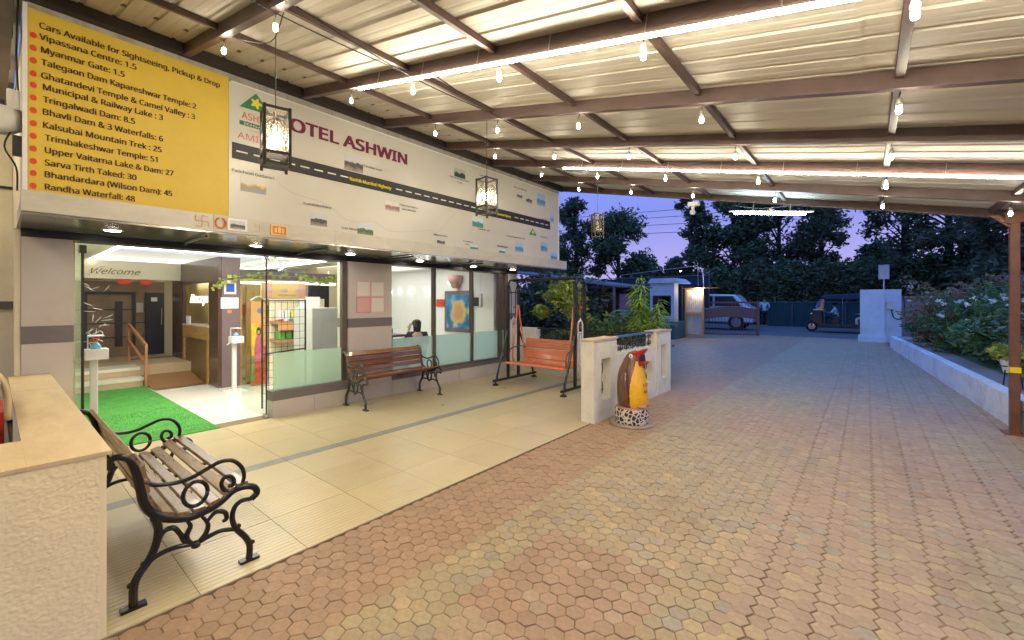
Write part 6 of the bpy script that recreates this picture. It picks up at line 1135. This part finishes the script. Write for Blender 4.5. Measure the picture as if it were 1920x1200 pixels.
for u0, u1, u2, u3 in ((-1.75, -.75, -.75, -1.7), (-.65, .25, .25, -.65), (.35, 1.52, 1.15, .35)):
    b = MB(); b.prism([(u0, 1.1), (u1, 1.1), (u2, 1.55), (u3, 1.55)], .02, lambda u, v, w: (u, -.875 + w, v)); build('window', b, 'navy_door', CAR, local=True)
for x_ in (-1.3, 1.3): 
    for y_ in (-.78, .78): wheelset(CAR, x_, y_, .36, .2)
b = MB(); b.box(1.99, 2.06, -.8, -.5, .72, .86); build('headlight', b, 'ink_white', CAR, local=True); b = MB(); b.box(-.2, 0, -.98, -.86, 1.05, 1.18); build('side_mirror', b, 'car_white', CAR, local=True)

# ------------------------------------------------------------------ auto rickshaw, facing -X
RK = thing('auto_rickshaw', 'black auto rickshaw with dark blue hood and orange windscreen frame', 'auto rickshaw', (at(1522, 27.0), 27.0, 0)); RK.scale = (1.12, 1.12, 1.14)
def rk(nm, m_, mb, **k): return build(nm, mb, m_, RK, local=True, **k)
wheelset(RK, 0.0, 0, .23, .11); wheelset(RK, 1.95, -.55, .23, .11); wheelset(RK, 1.95, .55, .23, .11)
b = MB(); b.prism([(-.05, .55), (.12, .95), (.42, .98), (.45, .30), (.2, .32)], .9, lambda u, v, w: (u, -.45 + w * 1.0, v)); rk('nose', 'rick_black', b, bevel=.03)
b = MB(); b.prism([(.3, .26), (2.6, .26), (2.6, .38), (.3, .38)], 1.2, lambda u, v, w: (u, -.6 + w, v)); rk('chassis', 'rick_black', b)
b = MB(); b.box(-.12, .12, -.08, .08, .42, .52); b.tube([(-.0, -.1, .23), (.05, -.1, .6)], .025, 5); b.tube([(0, .1, .23), (.05, .1, .6)], .025, 5); rk('mudguard', 'rick_black', b)
b = MB(); b.prism([(.10, .97), (.50, .97), (.50, 1.0), (.09, 1.0)], 1.04, lambda u, v, w: (u, -.52 + w, v)); rk('dash_strip', 'ink_white', b)
b = MB(); b.prism([(.14, 1.0), (.50, 1.0), (.50, 1.46), (.42, 1.46), (.30, 1.12)], .02, lambda u, v, w: (u, -.53 + w, v)); rk('side_panel', 'rick_yellow', b); b = MB(); b.add([(.08, -.50, 1.01), (.08, .50, 1.01), (.36, .46, 1.54), (.36, -.46, 1.54)], [(0, 1, 2, 3)]); rk('windscreen', 'dark_glass', b)
b = MB(); b.prism([(.14, 1.08), (.34, 1.10), (.40, 1.46), (.34, 1.46)], .012, lambda u, v, w: (u, -.545 + w, v)); rk('blue_decal', 'rick_blue', b)
b = MB(); b.prism([(.34, 1.54), (.55, 1.64), (2.4, 1.72), (2.62, 1.62), (2.62, 1.36), (2.35, 1.42), (.55, 1.44)], 1.14, lambda u, v, w: (u, -.57 + w, v)); rk('hood', 'rick_hood', b, bevel=.03)
b = MB(); b.prism([(2.3, .38), (2.62, .38), (2.62, 1.38), (2.3, 1.38)], 1.14, lambda u, v, w: (u, -.57 + w, v)); rk('rear_panel', 'rick_black', b)
b = MB(); b.tube([(.50, -.54, .36), (.48, -.54, 1.46)], .018, 6); rk('pillar_bar', 'chrome', b); b = MB(); b.tube([(1.15, -.54, .36), (1.15, -.54, 1.46)], .014, 6); rk('pillar_bar', 'chrome', b)
b = MB(); b.box(.72, 1.05, -.3, .3, .62, .70); b.box(.8, 1.0, -.25, .25, .38, .62); rk('driver_seat', 'rick_black', b); b = MB(); b.box(1.75, 2.25, -.52, .52, .60, .70); b.box(2.2, 2.3, -.52, .52, .7, 1.2); b.box(1.85, 2.25, -.5, .5, .38, .6); rk('passenger_seat', 'leather_brown', b)
b = MB(); b.tube([(.42, -.38, 1.0), (.46, 0, 1.02), (.42, .38, 1.0)], .014, 5); b.tube([(.46, 0, 1.0), (.3, 0, .7)], .02, 5); rk('handlebar', 'chrome', b); b = MB(); b.lathe((.02, -.2, .80), [(.03, -.04), (.07, 0), (.03, .04)], 10); rk('headlight', 'chrome', b)
rx0 = at(1522, 27.0)
dj = dict(SIT); dj.update(ell=(.26, -.2, .80), wrl=(.2, -.44, .86), elr=(-.26, -.2, .80), wrr=(-.2, -.44, .86), pelvis=(0, 0, .62), hpl=(.1, -.06, .60), hpr=(-.1, -.06, .60), knl=(.13, -.42, .60), knr=(-.13, -.42, .60), anl=(.12, -.44, .22), anr=(-.12, -.44, .22), waist=(0, -.01, .76), chest=(0, -.05, .96), neck=(0, -.07, 1.09), chin=(0, -.10, 1.14), head=(0, -.09, 1.20), crown=(0, -.08, 1.25), shl=(.18, -.05, 1.03), shr=(-.18, -.05, 1.03))
person((rx0 + 1.02, 26.93, .17), R(-90), dj, 'rickshaw driver in a light blue shirt seated at the handlebar', 'shirt_cyan', 'trousers_dark', sc=1.0)
person((rx0 + 2.28, 26.75, .20), R(-90), SIT, 'rickshaw passenger in pale trousers on the rear seat', 'shirt_maroon', 'trousers_white', sc=1.04)
